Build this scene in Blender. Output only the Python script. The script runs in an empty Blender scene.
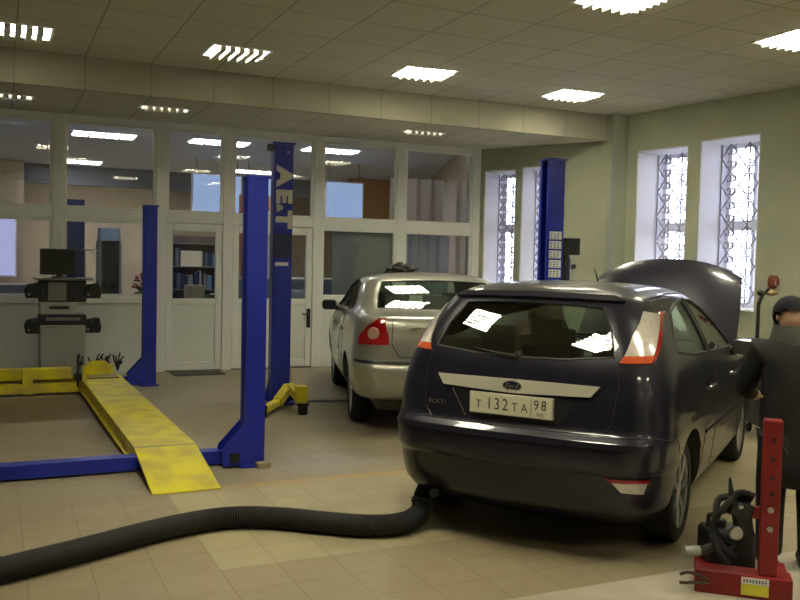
import bpy, bmesh, math, random
import numpy as np
from mathutils import Vector, Matrix, Euler
PI = math.pi
random.seed(7)
S = bpy.context.scene
COL = S.collection

# ================= camera =================
YAW, PITCH, ROLL, FPX, CAMH = math.radians(25), math.radians(2.5), math.radians(1.26), 870.0, 1.72
cam = bpy.data.cameras.new('camera'); camo = bpy.data.objects.new('camera', cam); COL.objects.link(camo)
cam.sensor_width = 36; cam.lens = 36*FPX/800; cam.clip_start = .05; cam.clip_end = 200
fw = Vector((math.sin(YAW)*math.cos(PITCH), math.cos(YAW)*math.cos(PITCH), -math.sin(PITCH)))
r0 = Vector((math.cos(YAW), -math.sin(YAW), 0)); u0 = r0.cross(fw)
rr = r0*math.cos(ROLL) + u0*math.sin(ROLL); uu = -r0*math.sin(ROLL) + u0*math.cos(ROLL)
camo.matrix_world = Matrix(((rr.x, uu.x, -fw.x, 0), (rr.y, uu.y, -fw.y, 0), (rr.z, uu.z, -fw.z, CAMH), (0, 0, 0, 1)))
S.camera = camo
# ================= light and exposure =================
wd = bpy.data.worlds.new('world'); S.world = wd; wd.use_nodes = True
bg = wd.node_tree.nodes['Background']; bg.inputs[0].default_value = (.80, .80, 1.0, 1); bg.inputs[1].default_value = 6.5
LAMP_ON = 42.0          # emission of a lit ceiling panel
LAMP_COL = (1.0, .94, .72, 1)
S.view_settings.view_transform = 'Standard'; S.view_settings.look = 'None'
S.view_settings.exposure = 1.15; S.view_settings.gamma = 1.0; S.view_settings.use_curve_mapping = False

# ================= materials =================
MATS = {}
def mat(name, col, rough=.6, metal=0, noise=0, nscale=8, coat=0, bump=0, spec=.5, emis=None, es=0, alpha=None, col2=None):
    if name in MATS: return MATS[name]
    m = bpy.data.materials.new(name); m.use_nodes = True; MATS[name] = m
    nt = m.node_tree; b = nt.nodes['Principled BSDF']
    b.inputs['Base Color'].default_value = (*col, 1); b.inputs['Roughness'].default_value = rough
    b.inputs['Metallic'].default_value = metal; b.inputs['Coat Weight'].default_value = coat
    b.inputs['Coat Roughness'].default_value = .04
    b.inputs['Specular IOR Level'].default_value = spec
    tc = nt.nodes.new('ShaderNodeTexCoord'); n = nt.nodes.new('ShaderNodeTexNoise')
    n.inputs['Scale'].default_value = nscale; n.inputs['Detail'].default_value = 5
    nt.links.new(tc.outputs['Object'], n.inputs['Vector'])
    if noise > 0:
        mx = nt.nodes.new('ShaderNodeMix'); mx.data_type = 'RGBA'
        c2 = col2 if col2 else tuple(c*(1-noise) for c in col)
        mx.inputs[6].default_value = (*col, 1); mx.inputs[7].default_value = (*c2, 1)
        rp = nt.nodes.new('ShaderNodeMapRange'); rp.inputs[1].default_value = .38; rp.inputs[2].default_value = .68
        nt.links.new(n.outputs['Fac'], rp.inputs[0]); nt.links.new(rp.outputs[0], mx.inputs[0])
        nt.links.new(mx.outputs[2], b.inputs['Base Color'])
    if bump > 0:
        bp = nt.nodes.new('ShaderNodeBump'); bp.inputs['Strength'].default_value = bump; bp.inputs['Distance'].default_value = .01
        nt.links.new(n.outputs['Fac'], bp.inputs['Height']); nt.links.new(bp.outputs[0], b.inputs['Normal'])
    if emis:
        b.inputs['Emission Color'].default_value = (*emis, 1); b.inputs['Emission Strength'].default_value = es
    return m
def glass_mat(name, tint, rough=0.0, fac=1.0, base=.04):
    if name in MATS: return MATS[name]
    m = bpy.data.materials.new(name); m.use_nodes = True; MATS[name] = m
    nt = m.node_tree; nt.nodes.clear()
    o = nt.nodes.new('ShaderNodeOutputMaterial'); t = nt.nodes.new('ShaderNodeBsdfTransparent'); g = nt.nodes.new('ShaderNodeBsdfGlossy')
    t.inputs[0].default_value = (*tint, 1); g.inputs['Roughness'].default_value = rough; g.inputs[0].default_value = (1, 1, 1, 1)
    lw = nt.nodes.new('ShaderNodeFresnel'); lw.inputs[0].default_value = 1.5
    ml = nt.nodes.new('ShaderNodeMath'); ml.operation = 'MULTIPLY'; ml.inputs[1].default_value = fac
    mx = nt.nodes.new('ShaderNodeMixShader')
    nt.links.new(lw.outputs[0], ml.inputs[0]); nt.links.new(ml.outputs[0], mx.inputs[0])
    nt.links.new(t.outputs[0], mx.inputs[1]); nt.links.new(g.outputs[0], mx.inputs[2]); nt.links.new(mx.outputs[0], o.inputs[0])
    return m

# ================= object helpers =================
def setp(o, label=None, cat=None, group=None, kind=None):
    if label: o['label'] = label
    if cat: o['category'] = cat
    if group: o['group'] = group
    if kind: o['kind'] = kind
    return o
def empty(name, loc=(0, 0, 0), rz=0, scale=(1, 1, 1), parent=None, **k):
    o = bpy.data.objects.new(name, None); COL.objects.link(o)
    o.location = loc; o.rotation_euler = (0, 0, rz); o.scale = scale; o.empty_display_size = .1
    if parent: o.parent = parent
    return setp(o, **k)
class MB:
    def __init__(s): s.bm = bmesh.new()
    def box(s, c, d, rot=None, taper=None):
        vs = []
        M = Euler(rot).to_matrix() if rot else Matrix.Identity(3)
        for sz in (-1, 1):
            for sy in (-1, 1):
                for sx in (-1, 1):
                    k = (taper if taper and sz > 0 else 1)
                    vs.append(s.bm.verts.new(Vector(c) + M @ Vector((sx*d[0]/2*k, sy*d[1]/2*k, sz*d[2]/2))))
        for f in ((0, 2, 3, 1), (4, 5, 7, 6), (0, 1, 5, 4), (2, 6, 7, 3), (0, 4, 6, 2), (1, 3, 7, 5)):
            s.bm.faces.new([vs[i] for i in f])
        return s
    def span(s, a, b):
        return s.box([(a[i]+b[i])/2 for i in range(3)], [abs(b[i]-a[i]) for i in range(3)])
    def tube(s, pts, r, n=10, rf=None, closed=False):
        pts = [Vector(p) for p in pts]; rings = []; N = len(pts); up = None
        for i, p in enumerate(pts):
            if closed: t = (pts[(i+1) % N] - pts[i-1]).normalized()
            else: t = (pts[min(i+1, N-1)] - pts[max(i-1, 0)]).normalized()
            if up is None:
                up = Vector((0, 0, 1)) if abs(t.z) < .9 else Vector((1, 0, 0))
            a = t.cross(up).normalized(); up = a.cross(t).normalized()
            R = rf(i) if rf else (r[i] if isinstance(r, (list, tuple)) else r)
            rings.append([s.bm.verts.new(p + a*math.cos(2*PI*k/n)*R + up*math.sin(2*PI*k/n)*R) for k in range(n)])
        m = N if closed else N-1
        for i in range(m):
            A = rings[i]; B = rings[(i+1) % N]
            for k in range(n): s.bm.faces.new((A[k], A[(k+1) % n], B[(k+1) % n], B[k]))
        if not closed:
            s.bm.faces.new(rings[0][::-1]); s.bm.faces.new(rings[-1])
        return s
    def cyl(s, a, b, r, r2=None, n=16):
        return s.tube([a, b], [r, r if r2 is None else r2], n)
    def lathe(s, prof, c=(0, 0, 0), axis='z', n=32, cap=True):
        rings = []
        for (r, h) in prof:
            ring = []
            for k in range(n):
                a = 2*PI*k/n; u, v = r*math.cos(a), r*math.sin(a)
                p = {'z': (u, v, h), 'x': (h, u, v), 'y': (u, h, v)}[axis]
                ring.append(s.bm.verts.new(Vector(c) + Vector(p)))
            rings.append(ring)
        for A, B in zip(rings, rings[1:]):
            for k in range(n): s.bm.faces.new((A[k], A[(k+1) % n], B[(k+1) % n], B[k]))
        if cap: s.bm.faces.new(rings[0][::-1]); s.bm.faces.new(rings[-1])
        return s
    def prism(s, poly, ax, lo, hi):
        def P(u, v, w): return {'x': (w, u, v), 'y': (u, w, v), 'z': (u, v, w)}[ax]
        A = [s.bm.verts.new(P(u, v, lo)) for u, v in poly]; B = [s.bm.verts.new(P(u, v, hi)) for u, v in poly]
        n = len(poly)
        s.bm.faces.new(A[::-1]); s.bm.faces.new(B)
        for i in range(n): s.bm.faces.new((A[i], A[(i+1) % n], B[(i+1) % n], B[i]))
        return s
    def ball(s, c, r, sc=(1, 1, 1), seg=16):
        M = Matrix.Translation(c) @ Matrix.Diagonal((sc[0]*r, sc[1]*r, sc[2]*r, 1))
        bmesh.ops.create_uvsphere(s.bm, u_segments=seg, v_segments=max(6, seg*2//3), radius=1, matrix=M); return s
    def xform(s, M):
        bmesh.ops.transform(s.bm, matrix=M, verts=s.bm.verts); return s
    def build(s, name, m, parent=None, bevel=0, smooth=False, **k):
        bmesh.ops.recalc_face_normals(s.bm, faces=s.bm.faces)
        me = bpy.data.meshes.new(name); s.bm.to_mesh(me); s.bm.free()
        return mkobj(name, me, m, parent, bevel, smooth, **k)
def mkobj(name, me, m, parent=None, bevel=0, smooth=False, **k):
    o = bpy.data.objects.new(name, me); COL.objects.link(o)
    if m is not None:
        me.materials.clear(); me.materials.append(m)
    if smooth:
        for p in me.polygons: p.use_smooth = True
        try: me.set_sharp_from_angle(angle=math.radians(35 if smooth is True else smooth))
        except Exception: pass
    if bevel:
        b = o.modifiers.new('bevel', 'BEVEL'); b.width = bevel; b.segments = 2; b.limit_method = 'ANGLE'; b.angle_limit = math.radians(40)
    if parent: o.parent = parent
    return setp(o, **k)
def copy_tree(o, parent=None):
    c = o.copy(); COL.objects.link(c); c.parent = parent
    for ch in list(o.children): copy_tree(ch, c)
    return c
def text_mesh(txt, size, depth=.002, name='text', bold=0):
    cu = bpy.data.curves.new(name, 'FONT'); cu.body = txt; cu.size = size; cu.extrude = depth; cu.align_x = 'CENTER'; cu.align_y = 'CENTER'
    cu.resolution_u = 4; cu.offset = bold
    t = bpy.data.objects.new('t', cu); COL.objects.link(t)
    dg = bpy.context.evaluated_depsgraph_get(); me = bpy.data.meshes.new_from_object(t.evaluated_get(dg))
    bpy.data.objects.remove(t); return me
def text_obj(name, txt, size, m, parent, M, sx=1, depth=.002, **k):
    me = text_mesh(txt, size, depth); me.transform(M @ Matrix.Diagonal((sx, 1, 1, 1)))
    return mkobj(name, me, m, parent, **k)
def smooth_path(pts, n=8):
    P_ = [Vector(p) for p in pts]; P_ = [P_[0]*2-P_[1]] + P_ + [P_[-1]*2-P_[-2]]; out = []
    for i in range(1, len(P_)-2):
        for j in range(n):
            t = j/n; a, b, c, d = P_[i-1:i+3]
            out.append(.5*((2*b) + (c-a)*t + (2*a-5*b+4*c-d)*t*t + (3*b-a-3*c+d)*t**3))
    out.append(P_[-2]); return out
def evalmesh(o):
    dg = bpy.context.evaluated_depsgraph_get(); return bpy.data.meshes.new_from_object(o.evaluated_get(dg))

# ================= palette =================
m_ceil = mat('ceiling_tile', (.62, .60, .50), .85)
m_wallg = mat('pale_green_wall_paint', (.40, .42, .315), .75, noise=.12, nscale=1.5)
m_wallin = mat('office_beige_wall', (.45, .36, .24), .8, noise=.1, nscale=1)
m_pvc = mat('white_plastic_frame', (.80, .81, .76), .45, noise=.05, nscale=2)
m_panel = mat('white_partition_panel', (.76, .78, .71), .5, noise=.08, nscale=1.2)
m_glass = glass_mat('window_glass', (.88, .90, .92), 0, 1.0)
m_white = mat('white_paint', (.90, .90, .92), .6)
m_grille = mat('grille_paint', (.36, .36, .42), .5)
m_blue = mat('blue_lift_paint', (.012, .025, .36), .38, noise=.25, nscale=5, spec=.5)
m_yel = mat('yellow_lift_paint', (.72, .64, .015), .38, noise=.4, nscale=5, col2=(.52, .42, .07))
m_black = mat('black_plastic', (.012, .012, .013), .45, noise=.2)
m_rubber = mat('black_rubber', (.012, .012, .012), .75, noise=.2, nscale=20)
m_steel = mat('bare_steel', (.45, .44, .42), .35, .9, noise=.2)
m_alu = mat('alloy_wheel_silver', (.55, .55, .56), .3, .85)
m_gray = mat('grey_cabinet', (.19, .19, .17), .5, noise=.1)
m_lgray = mat('light_grey_cabinet', (.34, .34, .31), .5)
m_paper = mat('white_paper', (.80, .80, .80), .8)
m_red = mat('red_enamel', (.24, .008, .010), .45, noise=.2, nscale=10)
m_chrome = mat('chrome', (.72, .72, .64), .22, 1)

def ceiling_material(cell, ox, oy):
    m = bpy.data.materials.new('ceiling_tiles'); m.use_nodes = True; nt = m.node_tree; b = nt.nodes['Principled BSDF']
    g = nt.nodes.new('ShaderNodeNewGeometry'); mp = nt.nodes.new('ShaderNodeMapping'); mp.inputs[1].default_value = (-ox, -oy, 0)
    nt.links.new(g.outputs['Position'], mp.inputs[0])
    br = nt.nodes.new('ShaderNodeTexBrick'); br.offset = 0; br.squash = 1
    br.inputs['Scale'].default_value = 1; br.inputs['Brick Width'].default_value = cell; br.inputs['Row Height'].default_value = cell
    br.inputs['Mortar Size'].default_value = .013; br.inputs['Mortar Smooth'].default_value = .5
    br.inputs['Color1'].default_value = (.60, .58, .47, 1); br.inputs['Color2'].default_value = (.56, .54, .43, 1); br.inputs['Mortar'].default_value = (.34, .33, .27, 1)
    nt.links.new(mp.outputs[0], br.inputs[0]); nt.links.new(br.outputs[0], b.inputs['Base Color'])
    b.inputs['Roughness'].default_value = .9; return m
m_ceilt = ceiling_material(.775, .2, 9.68)
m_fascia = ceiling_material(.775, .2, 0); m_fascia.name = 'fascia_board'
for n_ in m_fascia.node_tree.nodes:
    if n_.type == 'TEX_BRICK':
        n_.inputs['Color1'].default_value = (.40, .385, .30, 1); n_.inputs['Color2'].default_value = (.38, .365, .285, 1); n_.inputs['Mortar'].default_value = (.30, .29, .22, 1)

def floor_material():
    m = bpy.data.materials.new('floor_tiles'); m.use_nodes = True; nt = m.node_tree; b = nt.nodes['Principled BSDF']; L = nt.links.new
    g = nt.nodes.new('ShaderNodeNewGeometry'); sp = nt.nodes.new('ShaderNodeSeparateXYZ'); L(g.outputs['Position'], sp.inputs[0])
    def M(op, a, c, cl=False):
        n = nt.nodes.new('ShaderNodeMath'); n.operation = op; n.use_clamp = cl
        for i, v in enumerate((a, c)):
            if isinstance(v, (int, float)): n.inputs[i].default_value = v
            else: L(v, n.inputs[i])
        return n.outputs[0]
    def band(v, lo, hi): return M('MULTIPLY', M('GREATER_THAN', v, lo), M('LESS_THAN', v, hi))
    def mix(f, a, c):
        n = nt.nodes.new('ShaderNodeMix'); n.data_type = 'RGBA'
        for i, v in ((0, f), (6, a), (7, c)):
            if isinstance(v, tuple): n.inputs[i].default_value = (*v, 1)
            elif isinstance(v, (int, float)): n.inputs[i].default_value = v
            else: L(v, n.inputs[i])
        return n.outputs[2]
    X, Y = sp.outputs[0], sp.outputs[1]
    def brick(c1, c2, mo):
        mp = nt.nodes.new('ShaderNodeMapping'); mp.inputs[1].default_value = (-.155, -.14, 0); L(g.outputs['Position'], mp.inputs[0])
        br = nt.nodes.new('ShaderNodeTexBrick'); br.offset = 0; br.squash = 1; br.inputs['Scale'].default_value = 1
        br.inputs['Brick Width'].default_value = .325; br.inputs['Row Height'].default_value = .325
        br.inputs['Mortar Size'].default_value = .004; br.inputs['Mortar Smooth'].default_value = .4
        br.inputs['Color1'].default_value = (*c1, 1); br.inputs['Color2'].default_value = (*c2, 1); br.inputs['Mortar'].default_value = (*mo, 1)
        L(mp.outputs[0], br.inputs[0]); return br
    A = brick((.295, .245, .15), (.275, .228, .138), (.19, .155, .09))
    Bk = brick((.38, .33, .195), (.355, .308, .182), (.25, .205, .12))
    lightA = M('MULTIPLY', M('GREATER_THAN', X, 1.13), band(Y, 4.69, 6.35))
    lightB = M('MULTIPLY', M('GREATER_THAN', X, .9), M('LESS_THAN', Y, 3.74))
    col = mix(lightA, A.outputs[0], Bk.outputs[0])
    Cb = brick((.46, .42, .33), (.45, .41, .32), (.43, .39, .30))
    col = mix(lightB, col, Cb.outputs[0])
    n1 = nt.nodes.new('ShaderNodeTexNoise'); n1.inputs['Scale'].default_value = 1.3; n1.inputs['Detail'].default_value = 6; L(g.outputs['Position'], n1.inputs[0])
    n2 = nt.nodes.new('ShaderNodeTexNoise'); n2.inputs['Scale'].default_value = 9; n2.inputs['Detail'].default_value = 6; L(g.outputs['Position'], n2.inputs[0])
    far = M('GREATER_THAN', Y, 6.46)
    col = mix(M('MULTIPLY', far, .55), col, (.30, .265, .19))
    # blue-grey worn screed patch beside the lift post
    dx = M('DIVIDE', M('SUBTRACT', X, 2.55), .75); dy = M('DIVIDE', M('SUBTRACT', Y, 6.95), .42)
    rad = M('ADD', M('MULTIPLY', dx, dx), M('MULTIPLY', dy, dy)); patch = M('SUBTRACT', 1.0, rad, True)
    col = mix(M('MULTIPLY', patch, .6), col, (.29, .29, .31))
    # ochre line worn into the floor
    st = M('MULTIPLY', band(Y, 6.355, 6.455), M('GREATER_THAN', X, 1.3)); stn = M('MULTIPLY', st, M('MULTIPLY', n2.outputs[0], 1.1, True))
    col = mix(stn, col, (.50, .33, .10))
    # oil dirt between the runways and general grime
    d1 = M('MULTIPLY', M('MULTIPLY', band(Y, 9.6, 11.2), band(X, -2, 1.0)), 1.3)
    col = mix(M('MULTIPLY', d1, n1.outputs[0]), col, (.12, .07, .03))
    rp = nt.nodes.new('ShaderNodeMapRange'); rp.inputs[1].default_value = .45; rp.inputs[2].default_value = .8; rp.inputs[4].default_value = .5
    L(n1.outputs[0], rp.inputs[0]); col = mix(rp.outputs[0], col, (.20, .16, .10))
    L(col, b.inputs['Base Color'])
    rr_ = nt.nodes.new('ShaderNodeMapRange'); rr_.inputs[3].default_value = .34; rr_.inputs[4].default_value = .6; L(n2.outputs[0], rr_.inputs[0])
    L(rr_.outputs[0], b.inputs['Roughness']); b.inputs['Specular IOR Level'].default_value = .42
    bp = nt.nodes.new('ShaderNodeBump'); bp.inputs['Strength'].default_value = .25; bp.inputs['Distance'].default_value = .003; bp.invert = True
    L(A.outputs[1], bp.inputs['Height']); L(bp.outputs[0], b.inputs['Normal'])
    return m
m_floor = floor_material()

# ================= the setting =================
CH, LH, YP = 4.1, 3.70, 13.23           # main ceiling, low ceiling, partition plane
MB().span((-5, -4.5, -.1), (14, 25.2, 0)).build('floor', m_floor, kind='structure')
# right wall: two stretches with deep window recesses
def wall_run(name, p, q, thick, H, openings, m):
    p = Vector((*p, 0)); q = Vector((*q, 0)); d = (q-p); Ln = d.length; d.normalize(); n = Vector((-d.y, d.x, 0))
    if n.x < 0: n = -n
    M = Matrix(((d.x, n.x, 0, p.x), (d.y, n.y, 0, p.y), (0, 0, 1, 0), (0, 0, 0, 1)))
    b = MB(); s = 0
    for (s0, s1, z0, z1) in openings:
        b.span((s, 0, 0), (s0, thick, H)); b.span((s0, 0, 0), (s1, thick, z0)); b.span((s0, 0, z1), (s1, thick, H)); s = s1
    b.span((s, 0, 0), (Ln, thick, H)); b.xform(M)
    b.build(name, m, kind='structure'); return M
WT = .75
OA = [(.12, .74, 1.15, 3.33), (.85, 1.48, 1.15, 3.36)]
OB = [(.40, 1.38, 1.15, 3.52), (1.59, 2.58, 1.15, 3.56)]
B0, B1 = Vector((9.0, 11.2)), Vector((9.40, 8.0)); Bend = B0 + (B1-B0).normalized()*15.2
MA = wall_run('wall_right', (7.55, 13.40), (8.78, 11.08), WT, CH, OA if False else [(s0+.18, s1+.18, a, c) for s0, s1, a, c in OA], m_wallg)
MBm = wall_run('wall_right', tuple(B0), tuple(Bend), WT, CH, OB, m_wallg)
MB().span((8.75, 11.0, 0), (9.2, 11.25, CH)).build('wall_right', m_wallg, kind='structure')
def make_window(M, s0, s1, z0, z1, right=True):
    w = s1-s0; H = z1-z0; e = empty('window_%d' % make_window.n, kind='structure'); make_window.n += 1
    e.matrix_world = M @ Matrix.Translation((s0, 0, z0))
    t = .02
    MB().span((0, .01, 0), (t, WT, H)).span((w-t, .01, 0), (w, WT, H)).span((0, .01, H-t), (w, WT, H)).span((t, -.03, 0), (w-t, WT, t)).build('reveal_lining', m_white, e)
    y = .60; f = .055; b = MB(); zt = 2.36-z0
    b.span((t, y, t), (t+f, y+.07, H-t)).span((w-t-f, y, t), (w-t, y+.07, H-t))
    b.span((t+f, y, t), (w-t-f, y+.07, t+f)).span((t+f, y, H-t-f), (w-t-f, y+.07, H-t)).span((t+f, y, zt-.07), (w-t-f, y+.07, zt+.07))
    b.span((w/2-.03, y, t+f), (w/2+.03, y+.07, zt-.07)).span((w/2-.03, y, zt+.07), (w/2+.03, y+.07, H-t-f))
    b.build('window_frame', m_white, e, bevel=.006)
    MB().span((t+f, y+.03, t+f), (w-t-f, y+.036, H-t-f)).build('pane', m_glass, e)
    # decorative iron grille: uprights, diamonds and scrolls
    g = MB(); yg = .46; nx = 4
    for i in range(nx+1):
        x = .03 + (w-.06)*i/nx; g.cyl((x, yg, .03), (x, yg, H-.03), .009, n=6)
    c = (w-.06)/3; nz = int(round(H/c/1.4)); dz = (H-.06)/nz
    for i in range(3):
        for j in range(nz):
            xc = .03 + c*(i+.5); zc = .03 + dz*(j+.5)
            P_ = [(xc-c/2, zc), (xc, zc+dz/2), (xc+c/2, zc), (xc, zc-dz/2)]
            for k in range(4):
                a, b2 = P_[k], P_[(k+1) % 4]; g.cyl((a[0], yg-.008, a[1]), (b2[0], yg-.008, b2[1]), .010, n=6)
            for sx in (-1, 1):
                for sz in (-1, 1):
                    pts = []
                    for q in range(15):
                        th = q/14*3.1*PI/1.6; r = .25*c*(1-.6*q/14)
                        pts.append((xc+sx*(.02+r*math.cos(th)*.8+.05*c), yg+.008, zc+sz*(dz*.22+r*math.sin(th)*.9)))
                    g.tube(pts, .010, 5)
    g.build('security_grille', m_grille, e, smooth=True)
    return e
make_window.n = 1
for s0, s1, z0, z1 in OA: make_window(MA, s0+.18, s1+.18, z0, z1)
for s0, s1, z0, z1 in OB: make_window(MBm, s0, s1, z0, z1)
MB().span((-5, -4.5, 0), (12, -4.2, CH)).build('wall_back', m_wallg, kind='structure')
MB().span((-5, -4.2, 0), (-4.7, 25.2, CH)).build('wall_left', m_wallg, kind='structure')
# ceilings
MB().span((-4.7, -4.2, CH), (12, 11.16, CH+.1)).build('ceiling', m_ceilt, kind='structure')
MB().span((-4.7, 11.15, LH), (8.76, 11.20, CH+.1)).build('trim_1', m_fascia, kind='structure')
MB().span((-4.7, 11.20, LH), (8.76, 13.2, LH+.1)).build('ceiling', m_ceilt, kind='structure')
# ---- glazed partition ----
SILL, TR0, TR1, PT = 1.03, 2.235, 2.38, 3.66
MX = [-4.6, -3.1, -1.55, -.06-.08, .81, 2.23, 3.23, 4.68, 6.14, 7.52]
wall = MB()
def pan(x0, x1): wall.span((x0, YP, .06), (x1, YP+.06, SILL-.0))
MXs = [-4.6, -3.2, -1.9, -.55, .81, 2.23, 3.23, 4.68, 6.14, 7.58]
DOORS = {4: None}
part = MB()
for i, x in enumerate(MXs):
    part.span((x-.075, YP-.03, 0), (x+.075, YP+.07, LH+.08))
for a_, b_ in zip([-4.7]+MXs, MXs+[7.6]):
    if b_-a_ > .3: part.span((a_+.075, YP-.024, TR0), (b_-.075, YP+.064, TR1)).span((a_+.075, YP-.024, PT-.04), (b_-.075, YP+.064, LH+.08))
part.build('wall_far', m_pvc, kind='structure', bevel=.008)
lowp = MB(); sill = MB(); bands = [(MXs[i], MXs[i+1]) for i in range(len(MXs)-1)]
for i, (a, b) in enumerate(bands):
    a += .075; b -= .075
    if i in (5, 6): continue
    lowp.span((a, YP, 0), (b, YP+.05, SILL))
    sill.span((a, YP-.035, SILL), (b, YP+.06, SILL+.095))
lowp.build('wall_far', m_panel, kind='structure')
sill.build('trim_2', m_pvc, kind='structure', bevel=.01)
def glazed(x0, x1, z0, z1):
    e = empty('window_%d' % make_window.n, (x0, YP, z0), kind='structure'); make_window.n += 1
    w, H = x1-x0, z1-z0; f = .04
    MB().span((0, -.015, 0), (f, .05, H)).span((w-f, -.015, 0), (w, .05, H)).span((f, -.015, 0), (w-f, .05, f)).span((f, -.015, H-f), (w-f, .05, H)).build('window_frame', m_pvc, e, bevel=.005)
    MB().span((f, .015, f), (w-f, .021, H-f)).build('pane', m_glass, e)
for i, (a, b) in enumerate(bands):
    a += .075; b -= .075
    glazed(a, b, TR1, PT-.04)
    if i not in (5, 6): glazed(a, b, SILL+.095, TR0)
def door(n, x0, x1, handle):
    e = empty('door_%d' % n, (x0, YP-.01, .02), kind='structure'); w = x1-x0; H = TR0-.03; gz0, gz1 = 1.08, 2.09; f = .10
    b = MB().span((0, 0, 0), (f, .06, H)).span((w-f, 0, 0), (w, .06, H)).span((f, 0, 0), (w-f, .06, .12)).span((f, 0, gz0-.09), (w-f, .06, gz0)).span((f, 0, gz1), (w-f, .06, H))
    b.build('door_frame', m_pvc, e, bevel=.008)
    MB().span((f, .02, .12), (w-f, .045, gz0-.09)).build('door_panel', m_panel, e)
    MB().span((f, .028, gz0), (w-f, .034, gz1)).build('pane', m_glass, e)
    if handle == 'light':
        MB().span((w-.07, -.02, .98), (w-.03, 0, 1.22)).cyl((w-.05, -.05, 1.15), (w-.05, -.01, 1.15), .012).cyl((w-.05, -.05, 1.15), (w-.19, -.05, 1.15), .011).build('door_handle', m_pvc, e)
    else:
        hx = w-.05
        MB().span((hx-.03, -.015, .62), (hx+.03, 0, .92)).cyl((hx, -.06, .84), (hx, -.01, .84), .012).cyl((hx+.01, -.06, .84), (hx-.12, -.06, .84), .013).cyl((hx, -.03, .70), (hx, -.005, .70), .02).build('door_handle', m_black, e)
    MB().span((0, -.02, -.02), (w, .06, 0)).build('threshold', m_gray, e)
    return e
door(1, 2.31, 3.15, 'light')
door(2, 3.31, 4.60, 'dark')
MB().span((2.35, YP-.55, .001), (3.1, YP-.1, .012)).build('door_mat', mat('door_mat', (.07, .06, .05), .95), label='dark door mat in front of the white glazed door', cat='mat')
# office behind the partition
MB().span((-4.7, 25, 0), (10.6, 25.2, 3.9)).build('wall_far', m_wallin, kind='structure')
MB().span((-4.7, 13.32, 3.86), (10.6, 25.2, 3.95)).build('ceiling', mat('office_ceiling', (.62, .64, .72), .8), kind='structure')
MB().prism([(7.50, 13.42), (7.56, 13.42), (8.72, 16.2), (10.6, 21), (10.6, 25), (10.5, 25), (10.5, 21.02), (8.62, 16.25)], 'z', 0, 3.86).build('wall_right', m_wallin, kind='structure')
m_orange = mat('orange_wall_paint', (.55, .29, .10), .8, noise=.15, nscale=1)
MB().span((8.3, 21.0, 0), (10.4, 21.2, 3.84)).build('wall_right', m_orange, kind='structure')
MB().span((-4.7, 21.9, 0), (.6, 22.0, 3.84)).build('wall_left', m_wallin, kind='structure')
MB().span((.6, 22.4, 3.4), (10.4, 22.5, 3.86)).build('trim_3', mat('office_beam', (.20, .205, .23), .8), kind='structure')
# wall conduit in the corner of the green wall
MB().tube([(8.72, 10.985, 3.9), (8.72, 10.98, 2.2), (8.70, 10.98, 1.9), (8.72, 10.98, 1.6)], .012, 6).build('trim_4', m_grille, kind='structure', smooth=True)

# ================= ceiling lights =================
def lamp_mat(name, st, col=LAMP_COL):
    m = bpy.data.materials.new(name); m.use_nodes = True; nt = m.node_tree; nt.nodes.clear()
    o = nt.nodes.new('ShaderNodeOutputMaterial'); e = nt.nodes.new('ShaderNodeEmission'); e.inputs[0].default_value = col; e.inputs[1].default_value = st
    nt.links.new(e.outputs[0], o.inputs[0]); return m
m_lon = lamp_mat('lamp_panel_lit', LAMP_ON); m_ldim = lamp_mat('lamp_panel_dim', 7); m_llow = lamp_mat('lamp_panel_low', 2.0); m_loff = mat('lamp_panel_off', (.5, .5, .45), .5)
m_office = lamp_mat('office_lamp_lit', 16, (.95, .96, 1, 1))
m_louv = mat('louvre_metal', (.75, .74, .66), .35, .6)
def make_light(m, n=6, sx=.70, sy=.62, hw=.014, ny=6, dp=.05):
    e = empty('ceiling_light'); f = .03
    MB().span((-sx/2, -sy/2, -.012), (sx/2, -sy/2+f, .0)).span((-sx/2, sy/2-f, -.012), (sx/2, sy/2, 0)).span((-sx/2, -sy/2+f, -.012), (-sx/2+f, sy/2-f, 0)).span((sx/2-f, -sy/2+f, -.012), (sx/2, sy/2-f, 0)).build('light_frame', m_white, e)
    MB().span((-sx/2+f, -sy/2+f, -.006), (sx/2-f, sy/2-f, 0)).build('diffuser', m, e)
    b = MB()
    for i in range(1, n):
        x = -sx/2+f+(sx-2*f)*i/n; b.span((x-hw, -sy/2+f, -dp), (x+hw, sy/2-f, -.006))
    for i in range(1, ny):
        y = -sy/2+f+(sy-2*f)*i/ny; b.span((-sx/2+f, y-.004, -dp*.8), (sx/2-f, y+.004, -.0065))
    b.build('louvre', m_louv, e); return e
protos = {'on': make_light(m_lon), 'dim': make_light(m_ldim, 6, hw=.031, ny=2, dp=.055), 'low': make_light(m_llow, 6, .66, .22, .034, 2, .05), 'office': make_light(m_office, 4, 1.1, .6)}
used = set()
def put_light(kind, loc, rz, label, group=None):
    e = protos[kind] if kind not in used else copy_tree(protos[kind]); used.add(kind)
    e.location = loc; e.rotation_euler.z = rz; setp(e, label, 'ceiling light', group)
put_light('dim', (.22, 10.25, CH), 0, 'louvred ceiling light at the top left corner, its panel dim')
put_light('dim', (2.53, 10.06, CH), 0, 'dim louvred ceiling light high above the four post lift, second from the left')
put_light('on', (4.88, 9.9, CH), -.1, 'bright louvred ceiling light between the dim one and the one near the right wall')
put_light('on', (7.28, 10.08, CH), -.05, 'bright louvred ceiling light closest to the blue lift column with instruction stickers')
put_light('on', (5.05, 6.28, CH), 0, 'bright louvred ceiling light cut off by the top edge of the picture')
put_light('on', (7.5, 6.5, CH), -.05, 'bright louvred ceiling light cut off by the right edge of the picture')
put_light('low', (.12, 12.05, LH), 0, 'thin looking ceiling light on the low ceiling at the far left')
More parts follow.
